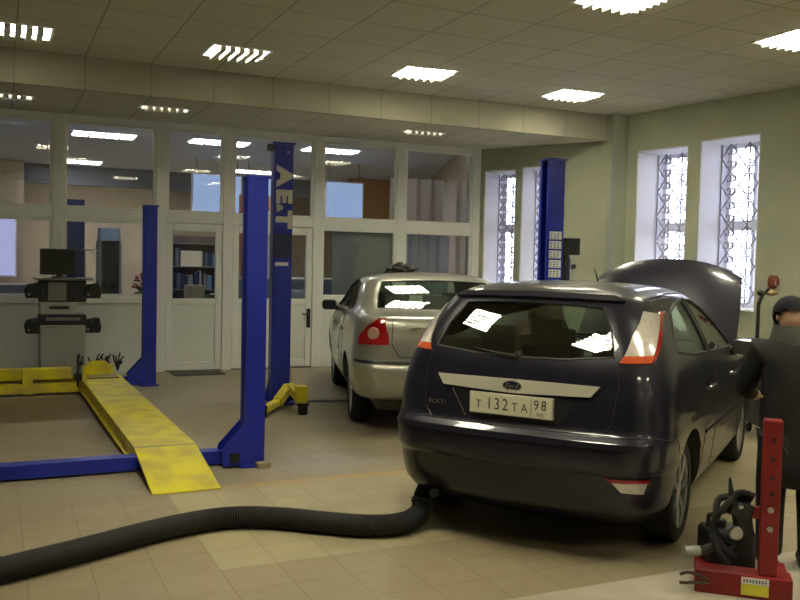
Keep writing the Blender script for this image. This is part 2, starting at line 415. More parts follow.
put_light('low', (2.05, 11.95, LH), 0, 'faint ceiling light on the low ceiling above the white glazed door')
put_light('low', (5.9, 11.95, LH), 0, 'small ceiling light on the low ceiling above the silver sedan')
for x, y in ((5.0, 2.4), (7.6, 2.6), (1.72, 3.42), (3.6, -1.2), (6.5, -1.2), (1.15, 5.62)):
    put_light('on', (x, y, CH), 0, 'bright louvred ceiling light of the rows over the near workshop', 'ceiling lights over the near workshop')
for i, (x, y) in enumerate([(1.75, 16.3), (1.7, 21.3), (1.65, 23.4), (3.6, 23.2), (3.75, 16.1), (5.75, 21.0), (5.9, 16.0)]):
    put_light('office', (x, y, 3.86), 0, 'office ceiling light seen through ' + ['the pane above the console, largest there', 'the pane above the console, upper of the small pair', 'the pane above the console, lower of the small pair', 'the pane left of the far blue post top', 'the pane above the white glazed door', 'the pane just above the near lift post top', 'the pane right of the lettered column top'][i])

# ================= four post lift =================
lift = empty('four_post_lift', (1.95, 7.1, 0), label='blue and yellow four post drive-on lift lowered to the floor at left', cat='vehicle lift')
LX, LY = 1.95, 7.1
def rel(p): return (p[0]-LX, p[1]-LY, p[2])
def c_post(cx, cy, H, w=.17, d=.16):      # folded sheet post, open slot towards the inside
    t = .012; b = MB()
    b.span((cx-w/2, cy-d/2, .02), (cx+w/2, cy-d/2+t, H)).span((cx-w/2, cy+d/2-t, .02), (cx+w/2, cy+d/2, H)).span((cx+w/2-t, cy-d/2+t, .02), (cx+w/2, cy+d/2-t, H))
    b.span((cx-w/2, cy-d/2+t, .02), (cx-w/2+t, cy-d/2+.05, H)).span((cx-w/2, cy+d/2-.05, .02), (cx-w/2+t, cy+d/2-t, H))
    return b
for (px_, py_, nearp) in ((1.955, 7.06, True), (1.87, 11.93, False)):
    x, y, _ = rel((px_, py_, 0))
    p = c_post(x, y, 2.39).build('post', m_blue, lift, bevel=.004)
    MB().span((x-.09, y-.085, 2.38), (x+.105, y+.085, 2.40)).cyl((x+.01, y-.08, 2.33), (x+.01, y-.092, 2.33), .014, n=8).build('post_cap', m_blue, p)
    MB().span((x-.13, y-.13, 0), (x+.12, y+.13, .02)).build('base_plate', m_blue, p)
    MB().prism([(x-.08, .02), (x-.27, .02), (x-.27, .17), (x-.085, .37)], 'y', y-.09, y-.075).prism([(x-.08, .02), (x-.27, .02), (x-.27, .17), (x-.085, .37)], 'y', y+.075, y+.09).build('gusset', m_blue, p)
    MB().cyl((x-.04, y-.02, .1), (x-.04, y-.02, 2.3), .012, n=8).build('lifting_cable', m_steel, p)
    if nearp:
        MB().span((x+.0, y-.19, 0), (x+.11, y-.10, .045)).build('anchor_shoe', mat('dirty_tan_metal', (.32, .26, .16), .6), p)
        MB().span((x-.21, y-.105, .05), (x-.13, y-.09, .12)).cyl((x-.17, y-.12, .10), (x-.17, y-.10, .10), .025).build('safety_latch', m_black, p)
def beam(y0, x1=1.88):
    y = y0-LY
    return MB().span((-3.2, y-.07, .015), (x1-LX-.02, y+.07, .125)).build('crossbeam', m_blue, lift, bevel=.006)
beam(7.16); beam(11.95, 1.80)
# far-left and near-left posts just outside the frame carry the other ends
# runway with folded edges
RX0, RX1 = 1.03, 1.53
def runway(x0, x1, ya, yb, za, zb, skew):
    b = MB(); bm = b.bm
    def slab(u0, u1, z0, z1):
        v = [bm.verts.new(rel(p)) for p in ((x0+u0, ya, za+z0), (x0+u1, ya, za+z0), (x0+u1+skew, yb, zb+z0), (x0+u0+skew, yb, zb+z0),
                                            (x0+u0, ya, za+z1), (x0+u1, ya, za+z1), (x0+u1+skew, yb, zb+z1), (x0+u0+skew, yb, zb+z1))]
        for f in ((0, 3, 2, 1), (4, 5, 6, 7), (0, 1, 5, 4), (1, 2, 6, 5), (2, 3, 7, 6), (3, 0, 4, 7)): bm.faces.new([v[i] for i in f])
    W = x1-x0
    slab(0, W, -.02, 0); slab(0, .045, -.13, -.02); slab(W-.045, W, -.13, -.02); slab(-.03, 0, -.13, -.115)
    return b
rw = runway(RX0, RX1, 7.28, 11.75, .165, .185, -.06).build('runway', m_yel, lift, bevel=.004)
MB().prism([(7.26-LY, .13), (7.26-LY, .16), (6.36-LY, .012), (6.36-LY, 0)], 'x', RX0+.0-LX, RX1-LX+.0).span((RX0-LX, 7.30-LY-.9, 0), (RX0-LX+.02, 7.30-LY-.86, .01)).build('ramp', m_yel, lift, bevel=.003)
MB().cyl(rel((RX0, 7.275, .15)), rel((RX1, 7.275, .15)), .014, n=10).build('hinge_pin', m_steel, lift)
# turnplate and wheel stop at the far end
MB().span(rel((1.06, 11.35, .185)), rel((1.42, 11.7, .20))).build('turnplate', mat('worn_turnplate', (.30, .24, .08), .5, noise=.3), lift, bevel=.004)
MB().span(rel((1.02, 11.76, .14)), rel((1.40, 11.80, .30))).prism([(rel((1.05, 0, 0))[0], .30), (rel((1.37, 0, 0))[0], .30), (rel((1.30, 0, 0))[0], .36), (rel((1.12, 0, 0))[0], .36)], 'y', 11.76-LY, 11.80-LY).build('wheel_stop', m_yel, lift, bevel=.004)
# clamps with dark handles standing on the far end
b = MB()
for cx in (.98, 1.16, 1.30, 1.46):
    random.seed(int(cx*100))
    for k in range(4):
        a = random.uniform(-1, 1); b.tube([rel((cx, 11.82, .22)), rel((cx+.06*a, 11.83, .36)), rel((cx+.11*a+.02, 11.82+.03*k, .40+.05*random.random()))], .011, 6)
    b.ball(rel((cx+.03, 11.82, .33)), .03)
b.build('locking_handles', m_black, lift, smooth=True)
# yellow rolling jack beam between the runways
jb = MB()
jb.span(rel((-1.2, 11.38, .19)), rel((.86, 11.52, .33))).span(rel((-1.2, 11.34, .03)), rel((.95, 11.50, .15))).build('jack_beam', m_yel, lift, bevel=.008)
MB().span(rel((-1.2, 11.46, .14)), rel((.9, 11.62, .20))).build('jack_rail', mat('yellow_dark', (.40, .30, .03), .5, noise=.3), lift)
MB().span(rel((.30, 11.33, .02)), rel((.42, 11.39, .34))).build('jack_bracket', m_yel, lift, bevel=.006)
MB().cyl(rel((.93, 11.30, .22)), rel((.93, 11.40, .22)), .05).cyl(rel((.93, 11.34, .10)), rel((.93, 11.34, .36)), .012).build('jack_roller', m_black, lift, smooth=True)

# ================= two post lift columns =================
RZ = -math.radians(9)
def column(name, loc, label):
    e = empty(name, loc, RZ, label=label, cat='lift column', group=None)
    w, d, H, t = .225, .28, 3.07, .012
    b = MB()
    b.span((-w/2, -d/2, .02), (w/2, -d/2+t, H)).span((-w/2, d/2-t, .02), (w/2, d/2, H))
    return e, w, d, H, t
def cbody(e, w, d, H, t, inner):     # inner = +1 slot towards +x
    b = MB(); s = inner
    b.span((-w/2, -d/2, .02), (w/2, -d/2+t, H)).span((-w/2, d/2-t, .02), (w/2, d/2, H)).span((-s*w/2, -d/2+t, .02), (-s*(w/2-t), d/2-t, H))
    b.span((s*w/2, -d/2+t, .02), (s*(w/2-t), -d/2+.06, H)).span((s*w/2, d/2-.06, .02), (s*(w/2-t), d/2-t, H))
    c = b.build('column_body', m_blue, e, bevel=.005)
    MB().span((-w/2-.02, -d/2-.02, H), (w/2+.02, d/2+.02, H+.022)).build('top_plate', m_blue, e)
    MB().span((-w/2-.10, -d/2-.08, 0), (w/2+.10, d/2+.08, .02)).build('base_plate', m_blue, e, bevel=.004)
    for k in range(4):
        x = (w/2+.06)*(1 if k % 2 else -1); y = (d/2+.04)*(1 if k//2 else -1); MB().cyl((x, y, .02), (x, y, .05), .018, n=6).build('anchor_bolt', m_steel, e)
    MB().prism([(-w/2, .02), (-w/2-.08, .02), (-w/2, .3)], 'y', -.01, .01).prism([(w/2, .02), (w/2+.08, .02), (w/2, .3)], 'y', -.01, .01).build('gusset', m_blue, e)
    MB().span((s*(w/2-.06)-.05, -d/2+.05, .12), (s*(w/2-.06)+.05, d/2-.05, .75)).build('carriage', m_blue, e)
    return c
cA, w, d, H, t = column('lift_column', (3.10, 10.05, 0), 'tall blue lift column with large white vertical letters and yellow arms')
cbody(cA, w, d, H, t, 1)
R_ = Matrix.Translation((0, -d/2-.003, 2.02)) @ Matrix.Rotation(PI/2, 4, 'X') @ Matrix.Rotation(-PI/2, 4, 'Z')
for ch, z, s in (('A', 2.70, .25), ('E', 2.465, .25), ('&', 2.325, .11), ('T', 2.19, .25)):
    Mx = Matrix.Translation(((.0 if ch != '&' else -.045), -d/2-.002, z)) @ Matrix.Rotation(PI/2, 4, 'X') @ Matrix.Rotation(-PI/2, 4, 'Z')
    me = text_mesh(ch, s, .0015, bold=.016 if ch != '&' else .005); me.transform(Mx @ Matrix.Diagonal((1.25, .95, 1, 1)))
    o = mkobj('lettering', me, mat('white_lettering', (.62, .60, .52), .6), cA)
    sd = o.modifiers.new('bold', 'DISPLACE'); sd.strength = .0; o.modifiers.remove(sd)
MB().span((-.085, -d/2-.004, 1.645), (.07, -d/2, 1.685)).build('label_strip', m_paper, cA)
MB().span((-.11, -d/2-.003, 1.74), (.11, -d/2, 2.02)).build('worn_patch', mat('dark_worn_blue', (.02, .03, .09), .55, noise=.3), cA)
MB().cyl((.05, -d/2-.02, 2.98), (.05, -d/2, 2.98), .015, n=8).build('bolt', m_steel, cA)
MB().span((-w/2-.08, -d/2+.02, H-.08), (-w/2, -d/2+.08, H)).build('cable_pulley_bracket', m_black, cA)
# yellow arms
def bar(b, p, q, w_, h_):
    p = Vector(p); q = Vector(q); dd = q-p; L_ = dd.length; rz = math.atan2(dd.y, dd.x); ry = -math.asin(dd.z/L_)
    return b.box((p+q)/2, (L_, w_, h_), (0, ry, rz))
ar = bar(MB(), (.10, -.12, .20), (-.10, -.62, .10), .10, .10).build('lift_arm', m_yel, cA, bevel=.006)
bar(MB(), (-.04, -.50, .11), (-.30, -.98, .075), .075, .07).build('arm_extension', m_yel, ar, bevel=.005)
MB().cyl((-.30, -.98, .0), (-.30, -.98, .13), .04).build('arm_pad', m_rubber, ar, smooth=True)
ar = bar(MB(), (.12, -.10, .20), (.14, -.72, .17), .10, .10).span((.08, -.86, .10), (.20, -.70, .31)).build('lift_arm', m_yel, cA, bevel=.006)
MB().cyl((.15, -.86, .0), (.15, -.86, .10), .055).cyl((.15, -.86, .10), (.15, -.86, .125), .07).build('arm_pad', m_rubber, ar, smooth=True)
ar = bar(MB(), (.08, .10, .30), (.10, .80, .20), .10, .10).build('lift_arm', m_yel, cA, bevel=.006)
cB, w, d, H, t = column('lift_column', (6.56, 9.47, 0), 'blue lift column near the right wall with white instruction stickers')
cbody(cB, w, d, H, t, -1)
for k in range(5):
    z0 = 2.10-k*.122; s_ = MB().span((-.085, -d/2-.004, z0-.045), (.085, -d/2, z0+.055)).build('instruction_sticker', m_paper, cB)
    g = MB(); random.seed(k)
    for r in range(3):
        for c in range(3):
            x = -.07+c*.048; z = z0-.035+r*.028; g.span((x, -d/2-.0055, z), (x+.03*random.uniform(.5, 1), -d/2-.0038, z+.014))
    g.build('sticker_drawing', mat('sticker_ink', (.16, .16, .22), .7), s_)
pu = MB().span((.13, -.12, 1.86), (.37, .10, 2.08)).build('power_unit', m_black, cB, bevel=.012)
MB().lathe([(.0, 1.52), (.07, 1.52), (.075, 1.60), (.075, 1.80), (.05, 1.86)], (.22, 0, 0), n=20).build('motor', m_black, pu, smooth=True)
MB().span((.11, -.06, 1.40), (.26, .06, 1.60)).cyl((.26, 0, 1.68), (.36, -.02, 1.72), .03).build('valve_block', m_black, pu, bevel=.006)
MB().tube([(.16, 0, 1.42), (.18, -.03, 1.25), (.12, -.02, 1.05), (.14, 0, .6), (.13, 0, .3)], .012, 6).build('oil_line', m_black, pu, smooth=True)
for sy in (-1, 1): 
    ar = bar(MB(), (-.08, .10*sy, .28), (-.14, .75*sy, .2), .10, .10).build('lift_arm', m_yel, cB, bevel=.006)
# cable trough between the columns
MB().box((4.83, 9.76, .012), (3.1, .10, .02), (0, 0, RZ)).build('cable_cover', mat('floor_cover_steel', (.16, .15, .16), .5, .4), bevel=.003, label='low dark cable cover strip on the floor between the two lift columns', cat='cable cover')

# ================= wheel alignment console =================
con = empty('alignment_console', (.80, 12.35, 0), 0, label='grey wheel alignment console with monitor against the glass partition', cat='diagnostic console')
MB().span((-.27, -.22, .06), (.29, .25, .80)).build('cabinet', m_lgray, con, bevel=.012)
MB().span((-.255, -.235, .10), (.275, -.22, .76)).build('cabinet_door', m_lgray, con, bevel=.006)
MB().span((-.28, -.20, .80), (.30, .25, .93)).build('keyboard_bay', m_black, con, bevel=.01)
MB().span((-.20, -.24, .86), (.22, -.19, .90)).build('keyboard', m_gray, con, bevel=.004)
MB().span((-.27, -.24, .94), (.18, .22, 1.10)).build('printer', m_lgray, con, bevel=.012)
MB().span((-.16, -.245, 1.01), (.08, -.238, 1.05)).build('printer_slot', m_black, con)
MB().span((-.28, -.18, 1.10), (.30, .25, 1.38)).build('electronics_bay', m_black, con, bevel=.01)
MB().span((-.17, -.19, 1.12), (.05, -.18, 1.36)).build('bay_panel', m_gray, con)
MB().span((-.33, -.24, 1.385), (.38, .25, 1.41)).build('shelf', m_gray, con, bevel=.006)
for sx in (-.2, .2):
    for sy in (-.17, .18):
        MB().lathe([(.045, -.012), (.045, .012)], (sx, sy, .045), 'x', 16).build('caster', m_rubber, con)
for (sx, z) in ((-1, 1.26), (1, 1.26), (-1, .80), (1, .80)):
    cl = MB(); x0 = .02+sx*.36
    cl.prism([(x0-.085*1, z+.07), (x0+.085, z+.10), (x0+.11*1, z-.02), (x0+.10, z-.11), (x0-.10, z-.11), (x0-.12, z+.0)], 'y', -.20, -.06)
    c_ = cl.build('wheel_clamp', m_black, con, bevel=.02)
    MB().cyl((x0, -.06, z), (x0-sx*.10, -.02, z), .02).build('clamp_bracket', m_black, c_, smooth=True)
    MB().cyl((x0, -.25, z+.02), (x0, -.20, z+.02), .035).build('clamp_knob', m_black, c_, smooth=True)
    MB().cyl((x0-.06, -.23, z-.06), (x0-.06, -.20, z-.06), .014).build('clamp_screw', m_steel, c_, smooth=True)
mon = empty('monitor', (.78, 12.38, 1.411), label='black computer monitor on top of the alignment console', cat='monitor')
MB().span((-.245, -.03, .04), (.21, .0, .385)).build('housing', m_black, mon, bevel=.012)
MB().span((-.215, -.034, .07), (.18, -.03, .355)).build('screen', mat('dark_screen', (.015, .016, .018), .15), mon)
MB().span((-.15, .0, .1), (.15, .16, .32)).build('rear_shell', m_black, mon, bevel=.03)
MB().lathe([(.11, 0), (.11, .012), (.04, .02), (.035, .06)], (0, .04, 0), n=24).build('stand', m_black, mon, smooth=True)
for i, (x, y, r, lab) in enumerate([(.55, 12.2, .3, 'loose white paper sheet on the console left of the monitor'), (1.08, 12.22, -.2, 'loose white paper sheet on the console right of the monitor')]):
    MB().box((x, y, 1.415+.004), (.20, .14, .008), (0, 0, r)).build('paper_stack', m_paper, label=lab, cat='papers')
MB().cyl((1.10, 12.42, 1.41), (1.10, 12.42, 1.78), .012).span((1.04, 12.36, 1.78), (1.27, 12.46, 1.80)).lathe([(.06, 1.411), (.06, 1.42)], (1.10, 12.42, 0)).build('camera_mast', m_lgray, label='small pale sensor mast with crossbar standing beside the monitor', cat='sensor')

# ================= exhaust extraction hose =================
pts = smooth_path([(-1.6, 4.15, .07), (-.6, 4.62, .07), (.0, 4.90, .07), (.45, 5.10, .07), (.87, 5.30, .07), (1.18, 5.40, .07), (1.42, 5.40, .07), (1.65, 5.29, .07), (1.85, 5.13, .07), (2.08, 4.96, .07), (2.30, 4.90, .07), (2.47, 4.97, .085), (2.56, 5.03, .15)], 40)
hose = MB().tube(pts, .07, 14, rf=lambda i: .066+(.004 if i % 2 else 0)).build('exhaust_hose', mat('black_hose', (.014, .013, .013), .85, noise=.3, nscale=12), None, smooth=60, label='long thick black exhaust hose snaking across the tiled floor to the tailpipe', cat='hose')
MB().tube([(2.555, 5.02, .12), (2.585, 5.05, .20), (2.60, 5.07, .235)], [.088, .086, .075], 20).tube([(2.565, 5.03, .145), (2.572, 5.04, .165)], .098, 20).build('nozzle', m_rubber, hose, smooth=True)
MB().box((2.56, 4.94, .16), (.05, .05, .10), (.3, 0, .4)).cyl((2.50, 4.96, .19), (2.60, 4.93, .19), .012).build('clamp_handle', m_black, hose, bevel=.005)
MB().cyl((2.60, 5.02, .26), (2.62, 5.00, .33), .014).build('nozzle_hook', m_steel, hose)

# ================= red stand =================
st = empty('support_stand', (3.665, 3.295, 0), -YAW-.32, label='red drilled steel stand with bolted upright and yellow sticker on its foot', cat='equipment stand')
up = MB().span((-.005, -.045, .12), (.085, .045, .94)).build('upright', m_red, st, bevel=.006)
for z in (.84, .74, .64, .56): MB().cyl((.042, -.054, z), (.042, -.049, z), .014, n=14).build('pin_hole', mat('dark_hole', (.06, .004, .004), .7), up)
for z in (.475, .375): MB().cyl((.040, -.068, z), (.040, -.05, z), .016, n=6).build('bolt', m_steel, up)
MB().span((-.32, -.07, .0), (.16, .07, .12)).span((-.32, .07, .0), (-.24, .35, .08)).span((.10, .07, 0), (.16, .35, .08)).build('foot', m_red, st, bevel=.006)
MB().span((-.12, .0, .405), (-.0, .05, .465)).build('cross_arm', m_red, st, bevel=.006)
lb = MB().span((-.09, -.073, .018), (.045, -.07, .112)).build('warning_label', mat('yellow_sticker', (.75, .68, .05), .5), st)
MB().span((-.09, -.0745, .078), (.045, -.073, .112)).build('label_header', m_paper, lb)
b = MB()
for i in range(8): b.span((-.08+i*.015, -.0755, .086), (-.072+i*.015, -.0745, .103))
b.build('label_print', m_gray, lb)
def sloc(x, z, y=0):
    return st.matrix_basis
SM = Matrix.Translation((3.70, 3.30, 0)) @ Matrix.Rotation(-YAW, 4, 'Z')
can = MB(); can.xform(Matrix.Identity(4))
can = empty('oil_canister', tuple(SM @ Vector((-.07, .30, 0))), -YAW, label='black canister standing behind the foot of the red stand', cat='canister')
MB().span((-.15, -.11, 0), (.12, .11, .27)).build('tank', m_black, can, bevel=.03)
MB().tube([(-.12, 0, .26), (-.12, 0, .33), (-.02, 0, .36), (.06, 0, .33), (.06, 0, .26)], .016, 8).build('carry_handle', m_black, can, smooth=True)
MB().cyl((-.05, 0, .27), (-.05, 0, .31), .03).build('cap', m_black, can, smooth=True)
tg = empty('air_hose_bundle', tuple(SM @ Vector((-.10, .02, .0))), -YAW, label='tangle of black hoses and fittings hanging from the red stand arm', cat='hose')
def loop(cx, cz, rx, rz_, a0, a1, y=0, n=18): return [(cx+rx*math.cos(a0+(a1-a0)*i/n), y+.03*math.sin(i*.7), cz+rz_*math.sin(a0+(a1-a0)*i/n)) for i in range(n+1)]
b = MB()
b.tube(loop(-.03, .36, .12, .16, 1.0, 4.6), .016, 8).tube(loop(-.05, .37, .09, .12, .6, 5.6, .03), .013, 8).tube(loop(-.02, .34, .15, .20, 1.2, 4.2, -.03), .015, 8).tube(loop(-.04, .40, .10, .10, 0, 3.6, .06), .018, 8)
b.tube(smooth_path([(-.17, .0, .30), (-.13, 0, .22), (-.03, 0, .26), (.02, .02, .42)], 6), .018, 8)
b.build('hose_coil', m_rubber, tg, smooth=True)
MB().tube([(-.075, -.02, .47), (-.085, -.02, .54), (-.095, -.02, .62)], [.022, .016, .006], 8).build('spike_handle', m_black, tg, smooth=True)
MB().box((-.03, 0, .45), (.13, .07, .08), (0, .3, 0)).box((.0, .02, .36), (.09, .07, .14), (0, -.2, 0)).build('gun_body', m_black, tg, bevel=.012)
MB().lathe([(.03, -.035), (.036, -.03), (.036, -.01), (.03, 0)], (-.06, -.02, .33), 'y', 20).build('pressure_gauge', m_steel, tg, smooth=True)
MB().cyl((-.04, -.05, .47), (-.04, -.03, .48), .012).build('brass_fitting', m_steel, tg)
MB().tube([(-.16, .0, .245), (-.21, -.01, .225), (-.24, -.01, .222)], [.022, .026, .026], 12).build('hose_grip', m_black, tg, smooth=True)
MB().tube([(-.24, -.01, .222), (-.325, -.02, .222)], [.028, .03], 14).build('nozzle', mat('grey_nozzle', (.28, .28, .25), .45, .5), tg, smooth=True)
fk = MB()
for s_ in (1, -1):
    fk.tube(smooth_path([(-.27, 0, .055+s_*.005), (-.34, .0, .075+s_*.02), (-.40, 0, .08+s_*.028), (-.44, 0, .075+s_*.022)], 5), .009, 8)
fk.xform(SM)
fk.build('fork_bracket', mat('rusty_steel', (.09, .05, .035), .6, noise=.3), None, smooth=True, label='rusty two-pronged fork bracket sticking out left of the red foot', cat='bracket')

# ---------- car body shape: plan outlines stacked by height ----------
def pchip(xs, ys, x):
    xs = np.asarray(xs, float); ys = np.asarray(ys, float)
    hh = np.diff(xs); d = np.diff(ys) / hh
    m = np.zeros(len(xs)); m[0] = d[0]; m[-1] = d[-1]
    for i in range(1, len(xs) - 1):
        if d[i-1] * d[i] > 0:
            w1 = 2*hh[i] + hh[i-1]; w2 = hh[i] + 2*hh[i-1]
            m[i] = (w1 + w2) / (w1 / d[i-1] + w2 / d[i])
    x = min(max(x, xs[0]), xs[-1])
    i = min(max(int(np.searchsorted(xs, x)) - 1, 0), len(xs) - 2)
    t = (x - xs[i]) / hh[i]
    return ((1+2*t)*(1-t)**2*ys[i] + t*(1-t)**2*hh[i]*m[i] + t*t*(3-2*t)*ys[i+1] + t*t*(t-1)*hh[i]*m[i+1])
class Hull:
    # table rows: z, w, yr, yf, a, b, bow, fa, fb
    def __init__(s, rows):
        s.r = np.array(rows, float); s.cache = {}
    def at(s, z):
        k = round(z, 4)
        if k not in s.cache:
            s.cache[k] = [pchip(s.r[:, 0], s.r[:, j], z) for j in range(1, 9)]
        return s.cache[k]
    def pt(s, t, z):
        sg = 1 if t >= 0 else -1; t = abs(t)
        w, yr, yf, a, b, bow, fa, fb = s.at(z)
        y1 = yr + bow*((w-a)/w)**2
        y2 = yf - .16*((w-fa)/w)**2
        if t <= 1:
            x = (w-a)*t; y = yr + bow*(x/w)**2
        elif t <= 2:
            th = (t-1)*math.pi/2
            x = (w-a) + a*math.sin(th)**.9; y = y1 + b*(1-math.cos(th)**.9)
        elif t <= 3:
            u = t-2; x = w + .025*4*u*(1-u); y = (y1+b) + (y2-fb-y1-b)*u
        elif t <= 4:
            th = (t-3)*math.pi/2
            x = (w-fa) + fa*math.cos(th)**.9; y = y2 - fb*(1-math.sin(th)**.9)
        else:
            x = (w-fa)*(5-t); y = yf - .16*(x/w)**2
        return (sg*x, y, z)
    def line(s, z):
        k = ('L', round(z, 4))
        if k not in s.cache:
            ts = np.linspace(0, 5, 301); s.cache[k] = (ts, np.array([s.pt(t, z)[:2] for t in ts]))
        return s.cache[k]
    def rear(s, x, z):
        ts, L = s.line(z); n = 115
        return (x, float(np.interp(abs(x), L[:n, 0], L[:n, 1])), z)
    def front(s, x, z):
        ts, L = s.line(z); F = L[185:][::-1]
        return (x, float(np.interp(abs(x), F[:, 0], F[:, 1])), z)
    def side(s, y, z, sg=1):
        ts, L = s.line(z); S = L[66:240]
        return (sg*float(np.interp(y, S[:, 1], S[:, 0])), y, z)
HATCH = Hull([
 (.17, .76, -.50, 3.30, .30, .40, .10, .40, .40),
 (.24, .82, -.66, 3.42, .32, .42, .10, .42, .45),
 (.32, .87, -.76, 3.50, .32, .45, .10, .42, .50),
 (.44, .893,-.79,3.54, .32, .47, .10, .42, .55),
 (.515,.90,-.797,3.54, .32, .47, .10, .42, .55),
 (.54, .907,-.824,3.54, .32, .47, .10, .42, .55),
 (.60, .91, -.83, 3.54, .32, .47, .10, .42, .55),
 (.69, .915,-.825,3.52, .32, .47, .10, .42, .55),
 (.725,.915,-.79, 3.51, .31, .45, .10, .42, .55),
 (.76, .912,-.762,3.49, .30, .42, .10, .42, .55),
 (.86, .908,-.75, 3.40, .29, .40, .10, .42, .55),
 (.93, .90, -.74, 3.05, .28, .40, .10, .40, .50),
 (1.00,.885,-.72, 2.50, .27, .40, .10, .40, .50),
 (1.08,.86, -.70, 2.28, .26, .40, .10, .38, .45),
 (1.18,.82, -.65, 2.06, .25, .38, .09, .36, .42),
 (1.30,.76, -.57, 1.82, .24, .36, .08, .34, .40),
 (1.42,.69, -.475,1.55, .23, .34, .07, .32, .38),
 (1.49,.63, -.40, 1.34, .23, .32, .06, .30, .35),
 (1.53,.55, -.28, 1.12, .23, .30, .05, .28, .30),
 (1.56,.41, -.04, .84, .20, .25, .03, .20, .25),
 (1.575,.18, .22, .52, .10, .10, .02, .10, .10)])
SEDAN = Hull([
 (.17, .70, -.50, 3.30, .30, .40, .10, .40, .40),
 (.27, .74, -.62, 3.42, .30, .40, .10, .42, .45),
 (.36, .865,-.96, 3.50, .26, .36, .08, .42, .50),
 (.48, .895,-1.03,3.54, .26, .38, .10, .42, .55),
 (.60, .905,-1.045,3.54,.26, .38, .10, .42, .55),
 (.66, .91, -1.03,3.53, .26, .38, .10, .42, .55),
 (.69, .91, -1.00,3.52, .27, .38, .10, .42, .55),
 (.80, .905,-.99, 3.45, .28, .42, .10, .42, .55),
 (.92, .895,-.975,3.05, .31, .42, .10, .40, .50),
 (1.03,.875,-.95, 2.50, .29, .42, .08, .40, .50),
 (1.09,.855,-.91, 2.34, .30, .42, .07, .39, .48),
 (1.115,.835,-.60, 2.26, .24, .42, .06, .38, .45),
 (1.14,.825,-.42, 2.16, .20, .40, .06, .38, .45),
 (1.20,.80, -.27, 1.97, .16, .38, .06, .36, .42),
 (1.30,.765,-.10, 1.73, .15, .36, .06, .34, .40),
 (1.38,.715,.06, 1.50, .15, .34, .05, .32, .38),
 (1.43,.65, .18, 1.30, .16, .32, .05, .30, .35),
 (1.46,.52, .32, 1.12, .20, .30, .05, .28, .30),
 (1.480,.38,.50, .95, .18, .25, .03, .20, .25),
 (1.490,.18,.62, .75, .10, .05, .02, .10, .05)])

# ================= cars =================
def hull_mesh(hl, inner=False, dz=.012):
    z0, z1 = hl.r[0, 0], hl.r[-1, 0]; zs = []
    for i in range(len(hl.r)-1):
        a, b_ = hl.r[i, 0], hl.r[i+1, 0]; n = max(2, int(math.ceil((b_-a)/.02)));
        if b_ > z1-.13: n = max(n, 5)
        zs += [a+(b_-a)*k/n for k in range(n)]
    zs.append(z1)
    ts = list(np.linspace(0, 1, 9)) + list(np.linspace(1, 2, 12))[1:] + list(np.linspace(2, 3, 22))[1:] + list(np.linspace(3, 4, 12))[1:] + list(np.linspace(4, 5, 8))[1:]
    if inner: zs = zs[::3] + [z1]
    bm = bmesh.new(); rings = []
    for z in zs:
        ring = []
        zz = z if not inner else .30 + (z-z0)*(z1-.045-.30)/(z1-z0)
        full = [hl.pt(t, z) for t in ts] + [hl.pt(-t, z) for t in ts[-2:0:-1]]
        if inner:
            zo = zz; w, yr, yf = hl.at(zo)[:3]
            full = [hl.pt(t, zo) for t in ts] + [hl.pt(-t, zo) for t in ts[-2:0:-1]]
            wi = w-.05; 
            if zo < .76: wi = min(wi, .58)
            yfi = min(yf-.07, 2.05 if zo < 1.02 else 99); yri = yr+.07; ym = (yri+yfi)/2
            full = [(p[0]*wi/(w+.012), yri+(p[1]-yr)*(yfi-yri)/(yf-yr), zz) for p in full]
        for p in full: ring.append(bm.verts.new(p))
        rings.append(ring)
    n = len(rings[0])
    for A, B in zip(rings, rings[1:]):
        for k in range(n): bm.faces.new((A[k], A[(k+1) % n], B[(k+1) % n], B[k]))
    bm.faces.new(rings[0][::-1]); bm.faces.new(rings[-1])
    bmesh.ops.recalc_face_normals(bm, faces=bm.faces)
    me = bpy.data.meshes.new('h'); bm.to_mesh(me); bm.free(); return me
def boolean_cut(base, cutters):
    for c in cutters:
        m = base.modifiers.new('b', 'BOOLEAN'); m.operation = 'DIFFERENCE'; m.object = c; m.solver = 'EXACT'; m.material_mode = 'TRANSFER'
    bpy.context.view_layer.update()
    me = evalmesh(base); base.modifiers.clear(); base.data = me
    for c in cutters: bpy.data.objects.remove(c)
